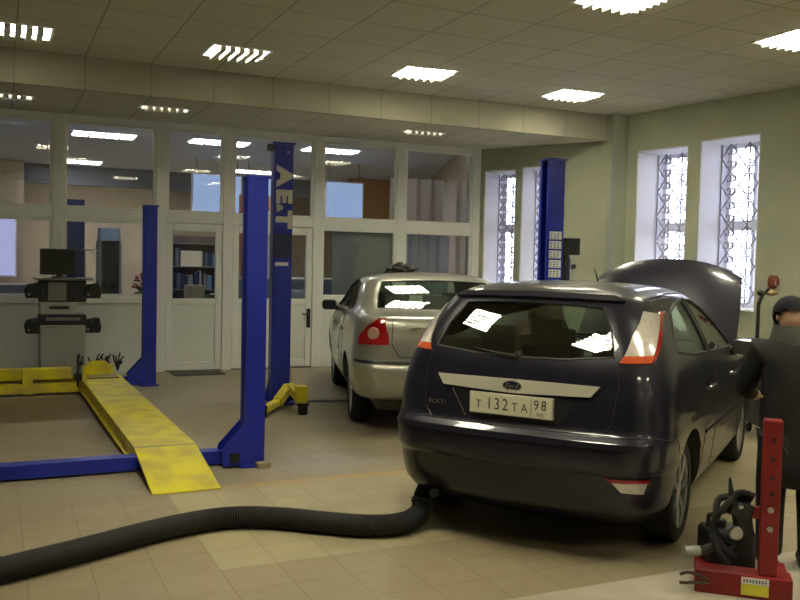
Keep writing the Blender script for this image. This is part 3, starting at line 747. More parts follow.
def patch(name, hl, poly, mode, m, parent, off=.003, th=.006, step=.05, sg=1, smooth=True, **k):
    bm = bmesh.new(); bm.faces.new([bm.verts.new((u, v, 0)) for u, v in poly])
    us = [p[0] for p in poly]; vs = [p[1] for p in poly]
    su = step if mode != 'wrap' else .1
    for ax, lo, hi, s in ((0, min(us), max(us), su), (1, min(vs), max(vs), step)):
        n = int((hi-lo)/s)
        for i in range(1, n+1):
            c = lo+(hi-lo)*i/(n+1); co = (c, 0, 0) if ax == 0 else (0, c, 0); no = (1, 0, 0) if ax == 0 else (0, 1, 0)
            bmesh.ops.bisect_plane(bm, geom=bm.verts[:]+bm.edges[:]+bm.faces[:], plane_co=co, plane_no=no)
    r = bmesh.ops.extrude_face_region(bm, geom=bm.faces[:])
    for g in r['geom']:
        if isinstance(g, bmesh.types.BMVert): g.co.z = 1
    F = {'rear': lambda u, v: hl.rear(u, v), 'front': lambda u, v: hl.front(u, v), 'side': lambda u, v: hl.side(u, v, sg), 'wrap': lambda u, v: hl.pt(u, v)}[mode]
    cen = Vector((0, 1.2, .8))
    for v in bm.verts:
        u, w, z = v.co; e = .004
        p = Vector(F(u, w)); n = (Vector(F(u+e, w))-Vector(F(u-e, w))).cross(Vector(F(u, w+e))-Vector(F(u, w-e)))
        if n.length < 1e-9: n = Vector((0, -1, 0))
        n.normalize()
        o_ = {'rear': Vector((0, -1, .2)), 'front': Vector((0, 1, .2)), 'side': Vector((sg, 0, .1)), 'wrap': Vector((p.x, p.y-1.2, .1))}[mode]
        if n.dot(o_) < 0: n = -n
        v.co = p + n*(off if z > .5 else off-th)
    bmesh.ops.recalc_face_normals(bm, faces=bm.faces)
    me = bpy.data.meshes.new(name); bm.to_mesh(me); bm.free()
    return mkobj(name, me, m, parent, 0, 40 if smooth else False, **k)
def ribbon(name, hl, path, wd_, mode, m, parent, off=.0015, sg=1, closed=False):
    # narrow strip following the body surface (shut lines, window seals)
    P_ = [Vector((a, b_)) for a, b_ in path]
    if closed: P_.append(P_[0])
    F = {'rear': lambda u, v: hl.rear(u, v), 'front': lambda u, v: hl.front(u, v), 'side': lambda u, v: hl.side(u, v, sg), 'wrap': lambda u, v: hl.pt(u, v)}[mode]
    pts = []
    for a, b_ in zip(P_, P_[1:]):
        n = max(1, int((b_-a).length/.04)); pts += [F(*(a.lerp(b_, i/n))) for i in range(n)]
    pts.append(F(*P_[-1]))
    return MB().tube(pts, wd_, 6).build(name, m, parent, smooth=True)
m_tint = glass_mat('tinted_car_glass', (.74, .80, .76), .0, 1.3)
m_sglass = glass_mat('tinted_side_glass', (.60, .66, .64), .0, .7)
m_cglass = glass_mat('clear_car_glass', (.86, .92, .88), .0, .14)
m_inner = mat('car_interior', (.06, .065, .06), .8)
m_seat = mat('seat_cloth', (.10, .10, .10), .9)
m_redlens = mat('red_lamp_lens', (.30, .006, .01), .12, coat=.6)
m_redor = mat('orange_red_lens', (.62, .10, .03), .15, coat=.6)
m_clear = mat('clear_lamp_lens', (.74, .68, .62), .18, .2, noise=.15, nscale=30, coat=.8)
def make_wheel(parent, x, y, sg, nsp, r=.315):
    w = empty('wheel', (x, y, r), parent=parent)
    MB().lathe([(r-.085, -.10), (r-.03, -.105), (r-.008, -.09), (r, -.06), (r, .06), (r-.008, .09), (r-.03, .105), (r-.085, .10)], (0, 0, 0), 'x', 48, cap=False).lathe([(r-.08, -.10), (r-.08, .10)], (0, 0, 0), 'x', 48, cap=False).build('tyre', m_rubber, w, smooth=True)
    b = MB(); R = r-.082
    b.lathe([(R-.012, -.09), (R+.002, -.095), (R+.002, .095*1), (R-.014, .085), (R-.02, .0), (R-.012, -.09)], (0, 0, 0), 'x', 40, cap=False)
    for i in range(nsp):
        a = 2*PI*i/nsp
        for da in ((-.055, .055) if nsp <= 7 else (0,)):
            p0 = (sg*.072, .045*math.cos(a), .045*math.sin(a)); p1 = (sg*.082, (R-.01)*math.cos(a+da), (R-.01)*math.sin(a+da))
            b.tube([p0, ((p0[0]+p1[0])/2+sg*.006, (p0[1]+p1[1])/2, (p0[2]+p1[2])/2), p1], [.016, .012, .015], 6)
    b.lathe([(.0, sg*.04), (.058, sg*.04), (.058, sg*.082), (.03, sg*.09), (0, sg*.09)], (0, 0, 0), 'x', 20, cap=False)
    b.build('rim', m_alu, w, smooth=True)
    MB().lathe([(0, sg*.0), (.14, 0), (.14, sg*.02), (0, sg*.02)], (0, 0, 0), 'x', 28, cap=False).build('brake_disc', m_steel, w, smooth=True)
    return w
def seat(parent, x, y, w, heads, rec=.18):
    s = MB().box((x, y+.22, .50), (w, .50, .16)).box((x, y-.02-.0, .78), (w, .13, .56), (-rec, 0, 0)).build('car_seat', m_seat, parent, bevel=.035)
    for hx in heads: MB().box((hx, y-.10, 1.17), (.25, .09, .19), (-rec*.6, 0, 0)).cyl((hx-.05, y-.09, 1.0), (hx-.05, y-.09, 1.12), .007, n=6).cyl((hx+.05, y-.09, 1.0), (hx+.05, y-.09, 1.12), .007, n=6).build('headrest', m_seat, s, bevel=.03)
def make_car(name, hl, loc, deg, scale, label, paint, rearwin, frontwin, sidewins, bay):
    root = empty(name, loc, -math.radians(deg), scale, label=label, cat='car')
    body = mkobj('body', hull_mesh(hl), paint)
    cut = []
    def cutter(b, m): cut.append(b.build('cut', m)); return cut[-1]
    cut.append(mkobj('cut', hull_mesh(hl, True), m_inner))
    for sg in (-1, 1):
        for y in (0, 2.64): cutter(MB().cyl((sg*.60, y, .325), (sg*1.2, y, .325), .375, n=40), m_inner)
    cutter(MB().prism(rearwin, 'y', -1.4, .35), m_inner)
    cutter(MB().prism(frontwin, 'y', 1.25, 3.0), m_inner)
    for pl in sidewins: cutter(MB().prism(pl, 'x', -1.3, 1.3), m_inner)
    if bay: cutter(MB().prism([(-.70, 2.36), (.70, 2.36), (.62, 3.36), (-.62, 3.36)], 'z', .45, 1.4), m_inner)
    boolean_cut(body, cut)
    for p in body.data.polygons: p.use_smooth = True
    body.data.set_sharp_from_angle(angle=math.radians(38)); body.parent = root
    patch('rear_window', hl, rearwin, 'rear', m_tint if bay else m_cglass, root, -.003, .004)
    patch('windscreen', hl, frontwin, 'front', m_cglass, root, -.003, .004)
    for sg in (-1, 1):
        for pl in sidewins: patch('side_window', hl, pl, 'side', m_sglass if bay else m_cglass, root, -.003, .004, sg=sg)
    ribbon('rear_window_seal', hl, rearwin, .007, 'rear', m_black, root, closed=True)
    for sg in (-1, 1):
        for pl in sidewins: ribbon('window_seal', hl, pl, .010, 'side', m_black, root, sg=sg, closed=True)
    for sg in (-1, 1):
        patch('door_pillar', hl, [(.70, 1.115), (.79, 1.11), (.77, 1.46 if bay else 1.40), (.69, 1.458 if bay else 1.398)], 'side', m_black, root, .002, .004, sg=sg)
        ribbon('door_shut_line', hl, [(.42, 1.08), (.42, .72), (.40, .40)] if bay else [(.40, 1.12), (.42, .72), (.42, .40)], .0035, 'side', m_black, root, sg=sg)
        ribbon('door_shut_line', hl, [(.78, 1.08), (.80, .30)], .0035, 'side', m_black, root, sg=sg)
        ribbon('door_shut_line', hl, [(1.98, 1.0), (1.92, .30)], .0035, 'side', m_black, root, sg=sg)
        ribbon('side_moulding', hl, [(.42, .62), (2.1, .60)], .012, 'side', paint, root, sg=sg)
        for y in (.62, 1.62):
            x = hl.side(y-.05, .90, sg)[0]
            MB().tube([(x-sg*.004, y-.20, .90), (x+sg*.03, y-.18, .905), (x+sg*.03, y-.02, .905), (x-sg*.004, y, .90)], .013, 8).build('door_handle', paint, root, smooth=True)
        x = hl.side(1.72, 1.02, sg)[0]
        mr = MB().box((x+sg*.10, 1.70, 1.08), (.17, .10, .12), (0, 0, sg*.15)).build('wing_mirror', paint if bay else m_black, root, bevel=.035)
        MB().box((x+sg*.10, 1.645, 1.08), (.13, .008, .09), (0, 0, sg*.15)).build('mirror_glass', mat('dark_mirror_glass', (.05, .05, .05), .1), mr)
        MB().cyl((x-sg*.01, 1.73, 1.03), (x+sg*.06, 1.71, 1.06), .03, n=10).build('mirror_arm', m_black, mr)
    for sg in (-1, 1):
        for y in (0, 2.64): make_wheel(root, sg*.765, y, sg, 7 if bay else 9)
    for x in (-.37, .37): seat(root, x, 1.0, .50, (x,))
    seat(root, 0, .12, 1.15, (-.40, 0, .40))
    MB().box((0, 1.85, .82), (1.2, .35, .22)).build('dashboard', m_inner, root, bevel=.04)
    MB().tube([(.0+-.37+.17*math.cos(a), 1.58+.06*math.sin(a), .92+.17*math.sin(a)) for a in [2*PI*i/24 for i in range(24)]], .014, 8, closed=True).build('steering_wheel', m_black, root, smooth=True)
    MB().span((-.55, -.2, .14), (.55, 3.1, .30)).build('underbody', m_rubber, root)
    MB().cyl((-.765, 0, .315), (.765, 0, .315), .03).cyl((-.765, 2.64, .315), (.765, 2.64, .315), .03).build('axles', m_rubber, root)
    return root
def mirror(poly): return poly
RW = [(-.575, 1.165), (-.30, 1.14), (0, 1.132), (.30, 1.14), (.575, 1.165), (.535, 1.30), (.45, 1.435), (.2, 1.45), (0, 1.452), (-.2, 1.45), (-.45, 1.435), (-.535, 1.30)]
FW = [(-.62, 1.08), (.62, 1.08), (.56, 1.25), (.47, 1.43), (-.47, 1.43), (-.56, 1.25)]
SWH = [[(-.10, 1.17), (.0, 1.29), (.16, 1.40), (.40, 1.445), (.68, 1.46), (.70, 1.115), (.3, 1.13)], [(.78, 1.11), (.76, 1.462), (1.02, 1.45), (1.25, 1.39), (1.5, 1.28), (1.82, 1.10), (1.8, 1.075)]]
m_dark = mat('charcoal_car_paint', (.012, .011, .022), .33, .1, coat=.6, spec=.3)
m_silv = mat('champagne_silver_paint', (.42, .42, .35), .32, .7, coat=.8)
car1 = make_car('hatchback_car', HATCH, (3.416, 4.846, 0), 53.75, (.99, 1.015, 1.025), 'dark charcoal hatchback with raised bonnet seen from its rear corner', m_dark, RW, FW, SWH, True)
# --- rear details of the hatchback ---
patch('spoiler_lip', HATCH, [(-.56, 1.462), (-.3, 1.468), (0, 1.47), (.3, 1.468), (.56, 1.462), (.50, 1.49), (0, 1.50), (-.50, 1.49)], 'rear', m_dark, car1, .022, .03)
0 and patch('brake_light', HATCH, [(-.13, 1.445), (.13, 1.445), (.13, 1.458), (-.13, 1.458)], 'rear', m_redlens, car1, .03, .03)
for sg in (-1, 1):
    L_ = patch('tail_lamp', HATCH, [(sg*t, z) for t, z in [(1.08, 1.145), (1.46, 1.145), (1.78, 1.27), (2.04, 1.395), (1.62, 1.415), (1.30, 1.28)]], 'wrap', m_clear, car1, .008, .014, label='clear tail lamp with an orange-red lower edge')
    patch('red_lens', HATCH, [(sg*t, z) for t, z in [(1.05, 1.135), (1.48, 1.135), (1.56, 1.175), (1.12, 1.172)]], 'wrap', m_redor, L_, .0105, .014)
    patch('red_lens', HATCH, [(sg*t, z) for t, z in [(1.48, 1.137), (1.56, 1.150), (1.84, 1.27), (2.12, 1.405), (2.02, 1.405), (1.74, 1.27)]], 'wrap', m_redlens, L_, .0105, .014)
    if sg < 0: continue
    fl = patch('rear_fog_lamp', HATCH, [(sg*t, z) for t, z in [(1.03, .505), (1.46, .505), (1.42, .425), (1.17, .435)]], 'wrap', m_clear, car1, .006, .012)
    patch('red_reflector', HATCH, [(sg*t, z) for t, z in [(1.0, .508), (1.48, .508), (1.47, .487), (1.06, .487)]], 'wrap', m_redlens, fl, .009, .012)
for sg in (-1, 1):
    ribbon('tailgate_shut_line', HATCH, [(sg*.60, 1.14), (sg*.62, 1.0), (sg*.60, .80), (sg*.55, .745)], .004, 'rear', m_black, car1)
    ribbon('bumper_shut_line', HATCH, [(sg*t, z) for t, z in [(1.0, .735), (1.4, .735), (1.9, .70), (2.0, .60)]], .0035, 'wrap', m_black, car1)
ribbon('tailgate_shut_line', HATCH, [(-.60, .738), (0, .738), (.60, .738)], .004, 'rear', m_black, car1)
patch('bumper_step', HATCH, [(t, z) for t, z in [(-1.5, .672), (-.5, .672), (.5, .672), (1.5, .672), (1.5, .695), (.5, .70), (-.5, .70), (-1.5, .695)]], 'wrap', m_dark, car1, .010, .014)
patch('plate_recess_patch', HATCH, [(-.40, .925), (.40, .925), (.30, .775), (-.30, .775)], 'rear', mat('recess_shade', (.012, .012, .015), .4), car1, .0015, .004)  # flat dark patch stands in for the shaded recess, nothing is carved
ribbon('recess_edge', HATCH, [(-.41, .925), (-.305, .772)], .006, 'rear', m_chrome, car1)
m_satin = mat('satin_silver_trim', (.62, .60, .48), .3, .35)
bar_ = patch('chrome_bar', HATCH, [(-.52, 1.0), (-.25, 1.005), (0, 1.007), (.25, 1.005), (.52, 1.0), (.47, .94), (0, .928), (-.47, .94)], 'rear', m_satin, car1, .020, .024)
yb = HATCH.rear(0, .97)[1]-.022
b = MB().lathe([(0, -.004), (.055, -.004), (.06, .0), (.06, .008)], (0, 0, 0), 'y', 32, cap=False); b.xform(Matrix.Translation((0, yb, .972)) @ Matrix.Diagonal((1, 1, .52, 1)))
bd = b.build('badge', mat('badge_navy', (.01, .012, .04), .25, coat=.5), bar_, smooth=True)
b = MB().tube([(.060*math.cos(a), 0, .031*math.sin(a)) for a in [2*PI*i/32 for i in range(32)]], .004, 6, closed=True); b.xform(Matrix.Translation((0, yb-.004, .972))); b.build('badge_rim', m_chrome, bd, smooth=True)
def rear_text(name, txt, size, m, parent, x, z, y, sx=1, shear=0, depth=.001):
    M_ = Matrix.Translation((x, y, z)) @ Matrix.Rotation(PI/2, 4, 'X')
    if shear: M_ = M_ @ Matrix(((1, shear, 0, 0), (0, 1, 0, 0), (0, 0, 1, 0), (0, 0, 0, 1)))
    return text_obj(name, txt, size, m, parent, M_, sx, depth)
rear_text('badge_script', 'Ford', .040, m_chrome, bd, 0, .972, yb-.006, 1.1, .25)
yp = HATCH.rear(0, .86)[1]-.022
pl = MB().span((-.268, yp-.004, .797), (.268, yp+.02, .922)).build('number_plate', mat('plate_frame', (.45, .43, .33), .5), car1, bevel=.004)
MB().span((-.26, yp-.006, .803), (.26, yp-.004, .916)).build('plate_face', mat('plate_face', (.74, .72, .54), .45), pl)
m_ink = mat('plate_ink', (.05, .05, .045), .6)
for t_, x, s_, z in (('T', -.205, .062, .850), ('1', -.135, .085, .858), ('3', -.085, .085, .858), ('2', -.032, .085, .858), ('T', .030, .062, .850), ('A', .090, .062, .850), ('9', .165, .070, .874), ('8', .212, .070, .874), ('RUS', .19, .024, .822)):
    rear_text('plate_character', t_, s_*1.15, m_ink, pl, x, z, yp-.0066, .85)
MB().span((.132, yp-.0072, .806), (.135, yp-.006, .914)).build('plate_divider', m_ink, pl)
rear_text('model_lettering', 'FOCUS', .038, m_chrome, car1, -.50, .83, HATCH.rear(-.50, .83)[1]-.004, 1.2)
MB().tube(smooth_path([(.02, -.30, 1.16), (0, -.52, 1.20)], 2), .001, 4)
wp = MB().cyl((0, HATCH.rear(0, 1.15)[1]-.03, 1.135), (0, HATCH.rear(0, 1.15)[1]+.02, 1.15), .022).build('rear_wiper', m_black, car1, smooth=True)
MB().tube([(0, HATCH.rear(0, 1.15)[1]-.03, 1.14), (-.16, HATCH.rear(-.16, 1.16)[1]-.025, 1.155), (-.30, HATCH.rear(-.30, 1.17)[1]-.012, 1.17)], [.008, .006, .004], 6).build('wiper_arm', m_black, wp, smooth=True)
MB().cyl((-.52, -.74, .26), (-.52, -.50, .28), .028).build('tailpipe', m_rubber, car1, smooth=True)
# aerial stub, roof edges
MB().tube([(0, 1.0, 1.53), (0, .93, 1.60), (0, .86, 1.66)], [.012, .006, .004], 6).build('aerial', m_black, car1, smooth=True)
for sg in (-1, 1): ribbon('roof_ditch', HATCH, [(-.05, 1.485), (.4, 1.505), (.9, 1.50)], .006, 'side', m_black, car1, sg=sg)
# raised bonnet
hd = MB(); bm = hd.bm; N = 12; Mn = 10; grid = []
for i in range(N+1):
    row = []
    for j in range(Mn+1):
        u = -1+2*i/N; v = j/Mn
        wv = .76-.05*v*v; L0 = 1.02-.13*u*u
        x = u*wv; l = v*L0; hump = .03*(1-u*u)*math.sin(min(1, v*1.1+.12)*PI*.9)+.05*v*(1-abs(u)**3)
        a = math.radians(47)
        if v > .85: hump -= (v-.85)*.45
        hump -= .05*abs(u)**4
        row.append((x, 2.86+l*math.cos(a)-hump*math.sin(a), 1.03+l*math.sin(a)+hump*math.cos(a)))
    grid.append(row)
for k in range(2):
    off = Vector((0, .022*math.sin(math.radians(52)), -.022*math.cos(math.radians(52))))*k
    V = [[bm.verts.new(Vector(p)+off) for p in r] for r in grid]
    for i in range(N):
        for j in range(Mn): bm.faces.new((V[i][j], V[i+1][j], V[i+1][j+1], V[i][j+1]))
    if k: 
        for i in range(N): bm.faces.new((V0[i][0], V0[i+1][0], V[i+1][0], V[i][0])); bm.faces.new((V0[i][Mn], V0[i+1][Mn], V[i+1][Mn], V[i][Mn]))
        for j in range(Mn): bm.faces.new((V0[0][j], V0[0][j+1], V[0][j+1], V[0][j])); bm.faces.new((V0[N][j], V0[N][j+1], V[N][j+1], V[N][j]))
    V0 = V
hd.build('bonnet', m_dark, car1, smooth=50)
MB().cyl((.60, 3.30, .92), (.60, 3.24, 1.38), .007, n=8).build('bonnet_prop', m_steel, car1)
eb = MB().box((0, 2.85, .70), (.70, .50, .30)).build('engine_block', m_steel, car1, bevel=.03)
MB().box((0, 2.82, .88), (.55, .35, .08)).build('engine_cover', m_black, eb, bevel=.02)
MB().box((.48, 2.75, .82), (.22, .28, .22)).build('battery', m_black, car1, bevel=.012)
MB().box((-.46, 2.95, .80), (.24, .28, .24)).build('air_box', m_black, car1, bevel=.02)
# --- sedan ---
SRW = [(-.64, 1.155), (-.3, 1.148), (0, 1.146), (.3, 1.148), (.64, 1.155), (.61, 1.28), (.55, 1.395), (.2, 1.412), (0, 1.415), (-.2, 1.412), (-.55, 1.395), (-.61, 1.28)]
SWS = [[(.10, 1.14), (.26, 1.28), (.42, 1.37), (.62, 1.40), (.72, 1.405), (.74, 1.11), (.3, 1.11)], [(.80, 1.11), (.79, 1.408), (1.02, 1.40), (1.25, 1.34), (1.5, 1.24), (1.80, 1.10), (1.8, 1.075)]]
FWS = [(-.62, 1.08), (.62, 1.08), (.56, 1.25), (.46, 1.39), (-.46, 1.39), (-.56, 1.25)]
car2 = make_car('sedan_car', SEDAN, (4.367, 8.446, 0), 16.7, (1.06, 1.026, 1.075), 'champagne silver sedan parked between the blue lift columns', m_silv, SRW, FWS, SWS, False)
for sg in (-1, 1):
    L_ = patch('tail_lamp', SEDAN, [(sg*t, z) for t, z in [(.98, .845), (1.64, .84), (1.64, .91), (1.44, 1.01), (1.24, 1.08), (1.10, 1.082)]], 'wrap', m_redlens, car2, .007, .012, label='triangular red tail lamp with round pale centre')
    c = Vector(SEDAN.pt(sg*1.30, .945)); nrm = Vector((sg*.55, -.83, .05)).normalized()
    q = nrm.to_track_quat('Z', 'Y').to_matrix().to_4x4()
    b = MB().lathe([(0, .016), (.05, .016), (.058, .008), (.058, -.01)], n=28, cap=False); b.xform(Matrix.Translation(c) @ q); b.build('reversing_lens', mat('pinkish_lens', (.50, .30, .24), .2), L_, smooth=True)
    ribbon('boot_shut_line', SEDAN, [(sg*.56, 1.08), (sg*.57, .85), (sg*.50, .735)], .004, 'rear', m_black, car2)
patch('bumper_strip', SEDAN, [(-1.75, .675), (-.9, .672), (0, .672), (.9, .672), (1.75, .675), (1.75, .70), (.9, .70), (0, .70), (-.9, .70), (-1.75, .70)], 'wrap', m_black, car2, .010, .014)
ribbon('boot_shut_line', SEDAN, [(-.50, .735), (0, .735), (.50, .735)], .004, 'rear', m_black, car2)
patch('boot_bar', SEDAN, [(-.40, .985), (.40, .985), (.38, 1.005), (-.38, 1.005)], 'rear', m_chrome, car2, .02, .024)
ys = SEDAN.rear(0, .90)[1]-.016
pl = MB().span((-.265, ys-.004, .855), (.265, ys+.02, .965)).build('number_plate', m_paper, car2, bevel=.003)
for t_, x, s_, z in (('98', -.19, .05, .915),): pass
b = MB()
for i in range(6): b.span((-.22+i*.065, ys-.0055, .88), (-.185+i*.065, ys-.004, .935))
b.build('plate_marks', m_ink, pl)
rear_text('model_lettering', 'FOCUS', .035, m_chrome, car2, .30, .80, SEDAN.rear(.30, .80)[1]-.004, 1.2)

# ================= crumpled cloth on sedan roof =================
random.seed(3)
b = MB(); bmesh.ops.create_icosphere(b.bm, subdivisions=4, radius=1)
from mathutils import noise as mnoise
for v in b.bm.verts:
    n = mnoise.noise(v.co*2.3)*.35 + mnoise.noise(v.co*6)*.15
    v.co = Vector((v.co.x*.19*(1+n), v.co.y*.13*(1+n), max(-.3, v.co.z)*.085*(1+n*1.5)))
b.xform(Matrix.Translation((4.50, 9.62, 1.612)))
b.build('cloth_bundle', m_rubber, None, smooth=True, label='crumpled dark cloth lying on the left of the sedan roof', cat='cloth')

# ================= person =================
def skin_mesh(name, verts, edges, radii, m, parent=None, sub=2, root=0, **k):
    me = bpy.data.meshes.new(name); me.from_pydata([Vector(v) for v in verts], edges, [])
    o = bpy.data.objects.new(name, me); COL.objects.link(o)
    sk = o.modifiers.new('skin', 'SKIN'); sk.use_smooth_shade = True
    for i, sv in enumerate(me.skin_vertices[0].data):
        r = radii[i]; sv.radius = r if isinstance(r, tuple) else (r, r); sv.use_root = (i == root)
    s = o.modifiers.new('sub', 'SUBSURF'); s.levels = sub; s.render_levels = sub
    bpy.context.view_layer.update()
    me2 = evalmesh(o); bpy.data.objects.remove(o)
    me2.name = name
    return mkobj(name, me2, m, parent, 0, 60, **k)
m_skin = mat('skin', (.50, .30, .20), .55)
m_jack = mat('dark_work_jacket', (.011, .011, .010), .9, noise=.3, nscale=6)
m_trou = mat('black_work_trousers', (.010, .010, .010), .9)
# local frame: facing +y, standing at origin
PV = {}; PE = []; PR = []
names = []
def V_(n, co, r, link=None):
    PV[n] = len(names); names.append(co); PR.append(r)
    if link: PE.append((PV[link], PV[n]))
V_('pelvis', (0, 0, .93), .11)
V_('waist', (0, .02, 1.07), .11, 'pelvis'); V_('chest', (0, .08, 1.27), (.14, .12), 'waist'); V_('upper', (0, .13, 1.40), .10, 'chest'); V_('neck', (0, .17, 1.475), .06, 'upper'); V_('nhead', (0, .215, 1.53), .058, 'neck')
for s, n in ((-1, 'l'), (1, 'r')):
    V_(n+'sh', (s*.185, .13, 1.385), .062, 'upper'); V_(n+'el', (s*.25, .24, 1.13), .044, n+'sh'); V_(n+'wr', (s*.16, .46, 1.05), .030, n+'el')
    V_(n+'pm', (s*.145, .53, 1.045), (.036, .020), n+'wr'); V_(n+'kn', (s*.14, .565, 1.04), (.038, .016), n+'pm')
    for f in range(4):
        fx = s*(.14+(f-1.5)*.020); ln = (.060, .070, .066, .050)[f]
        V_(n+'f%da' % f, (fx, .575, 1.035), .0095, n+'kn'); V_(n+'f%db' % f, (fx, .575+ln*.5, 1.02), .009, n+'f%da' % f); V_(n+'f%dc' % f, (fx, .575+ln*.75, 1.02-ln*.5), .008, n+'f%db' % f)
    V_(n+'ta', (s*.112, .52, 1.03), .011, n+'wr'); V_(n+'tb', (s*.095, .56, 1.02), .010, n+'ta')
    V_(n+'hp', (s*.10, 0, .88), .095, 'pelvis'); V_(n+'kne', (s*.115, .03, .50), .062, n+'hp'); V_(n+'an', (s*.12, -.02, .10), .042, n+'kne'); V_(n+'toe', (s*.13, .12, .05), .04, n+'an')
person = skin_mesh('person', names, PE, PR, m_skin, None, 1, 0, label='person in dark work jacket and black cap standing behind the red stand, back turned', cat='person')
# head joined to the body mesh
h = MB(); hc = Vector((0, .245, 1.605)); bmesh.ops.create_uvsphere(h.bm, u_segments=32, v_segments=24, radius=1)
for v in h.bm.verts:
    x, y, z = v.co; w_ = .078*(1-.18*max(0, -z)); 
    yy = y*.098 + (.012*math.exp(-((z+.1)**2)/.03-(x**2)/.02) if y > 0 else 0)*1.6
    yy -= .006*math.exp(-((z-.12)**2)/.01-((abs(x)-.38)**2)/.03) if y > 0 else 0
    v.co = (x*w_, yy, z*.118)
for s in (-1, 1):
    h.ball((s*.080, -.005, -.01), .03, (.35, .7, 1), 12); h.ball((s*.030, .088, .012), .011, (1, .6, .8), 10)
h.ball((0, .088, -.055), .02, (1.3, .4, .35), 10); h.ball((0, .103, -.02), .016, (.8, 1, 1), 10)
h.xform(Matrix.Translation(hc) @ Matrix.Rotation(-math.radians(44), 4, 'X'))
bmh = bmesh.new(); bmh.from_mesh(person.data); tmp = bpy.data.meshes.new('t'); h.bm.to_mesh(tmp); bmh.from_mesh(tmp); bmh.to_mesh(person.data); bmh.free(); h.bm.free()
for p_ in person.data.polygons: p_.use_smooth = True
jv = [(0, 0, .50), (0, .0, .93), (0, .03, 1.10), (0, .07, 1.27), (0, .12, 1.40), (0, .155, 1.455), (-.20, .12, 1.385), (-.265, .23, 1.12), (-.18, .42, 1.055), (.20, .12, 1.385), (.265, .23, 1.12), (.18, .42, 1.055)]
je = [(0, 1), (1, 2), (2, 3), (3, 4), (4, 5), (4, 6), (6, 7), (7, 8), (4, 9), (9, 10), (10, 11)]
jr = [(.21, .17), (.185, .145), (.185, .145), (.20, .16), (.145, .12), .085, .092, .072, .050, .092, .072, .050]
skin_mesh('jacket', jv, je, jr, m_jack, person, 2, 1)
MB().lathe([(.13, -.03), (.135, .03), (.125, .08), (.115, .125), (.095, .12)], (0, .16, 1.43), n=24, cap=False).build('collar', mat('grey_collar', (.10, .10, .09), .9), person, smooth=True)
tv = [(0, 0, .90)]; te = []; tr = [.13]
for s in (-1, 1):
    i = len(tv); tv += [(s*.10, 0, .82), (s*.118, .03, .50), (s*.122, -.015, .15), (s*.122, -.02, .07)]; te += [(0, i), (i, i+1), (i+1, i+2), (i+2, i+3)]; tr += [.125, .095, .085, .085]
skin_mesh('trousers', tv, te, tr, m_trou, person, 2, 0)
for s in (-1, 1):
    MB().box((s*.125, .05, .045), (.11, .29, .09)).build('shoe', m_rubber, person, bevel=.035)
cp = MB(); bmesh.ops.create_uvsphere(cp.bm, u_segments=28, v_segments=16, radius=1)
bmesh.ops.delete(cp.bm, geom=[v for v in cp.bm.verts if v.co.z < -.3-.35*max(0, -v.co.y)], context='VERTS')
for v in cp.bm.verts: v.co = (v.co.x*.108, v.co.y*.128-.008, v.co.z*.118+.02)
vis = [(.085*math.cos(a), .10+.085*math.sin(a)) for a in [PI*i/12 for i in range(13)]]
cp.prism(vis, 'z', .018, .030)
cp.xform(Matrix.Translation(hc) @ Matrix.Rotation(-math.radians(44), 4, 'X'))
cp.build('cap', mat('black_cap', (.006, .006, .012), .85), person, smooth=True)
person.scale = (.93, .93, .90); person.location = (4.16, 3.53, 0); person.rotation_euler.z = -math.radians(38)

# ================= odd stand behind the person =================
sd = empty('work_lamp', (7.18, 6.60, .985), label='small reddish brown lamp head on a dark bent pole behind the person', cat='work lamp')
MB().tube([(0, 0, .02), (0, 0, .38), (.05, .0, .48), (.13, 0, .55)], .02, 8).build('pole', m_black, sd, smooth=True)
MB().lathe([(.11, 0), (.11, .02), (.03, .03)], n=24).build('base', m_black, sd)
m_rb = mat('reddish_brown_plastic', (.20, .05, .03), .5, noise=.3, nscale=20)
lh = MB().lathe([(.02, -.07), (.055, -.04), (.062, .02), (.04, .07), (.0, .08)], (.20, 0, .61), n=20).build('lamp_head', m_rb, sd, smooth=True)
MB().lathe([(0, 0), (.035, 0), (.035, .012), (0, .014)], (.20, -.055, .60), 'y', 16).build('lens', mat('pale_pink', (.5, .3, .28), .4), lh)
MB().ball((.18, 0, .50), .075, (1.1, .7, .45)).build('bracket', mat('tan_bracket', (.40, .25, .13), .6), sd, smooth=True)
MB().ball((.02, 0, .50), .035).build('knob', m_black, sd, smooth=True)

# ================= on and behind the glass =================
MB().span((2.53, YP-.004, 1.585), (2.84, YP+.014, 1.82)).build('paper_notice', m_paper, None, label='white paper notice stuck on the glass of the white door', cat='notice')
m_blind = mat('grey_green_blind', (.36, .38, .34), .8)
def wavy(name, x0, x1, y, z0, z1, amp, per, m, label, cat, group=None):
    b = MB(); bm = b.bm; n = max(8, int((x1-x0)/per*8)); A = []
    for k in (0, 1):
        lo = [bm.verts.new((x0+(x1-x0)*i/n, y+k*.006+amp*math.sin(2*PI*(x1-x0)*i/n/per), z0)) for i in range(n+1)]
        hi = [bm.verts.new((x0+(x1-x0)*i/n, y+k*.006+amp*math.sin(2*PI*(x1-x0)*i/n/per+.3), z1)) for i in range(n+1)]
        A.append((lo, hi))
    for lo, hi in A:
        for i in range(n): bm.faces.new((lo[i], lo[i+1], hi[i+1], hi[i]))
    for q in (0, 1):
        for i in range(n): bm.faces.new((A[0][q][i], A[0][q][i+1], A[1][q][i+1], A[1][q][i]))
    for i in (0, n): bm.faces.new((A[0][0][i], A[0][1][i], A[1][1][i], A[1][0][i]))
    return b.build(name, m, None, smooth=True, label=label, cat=cat, group=group)
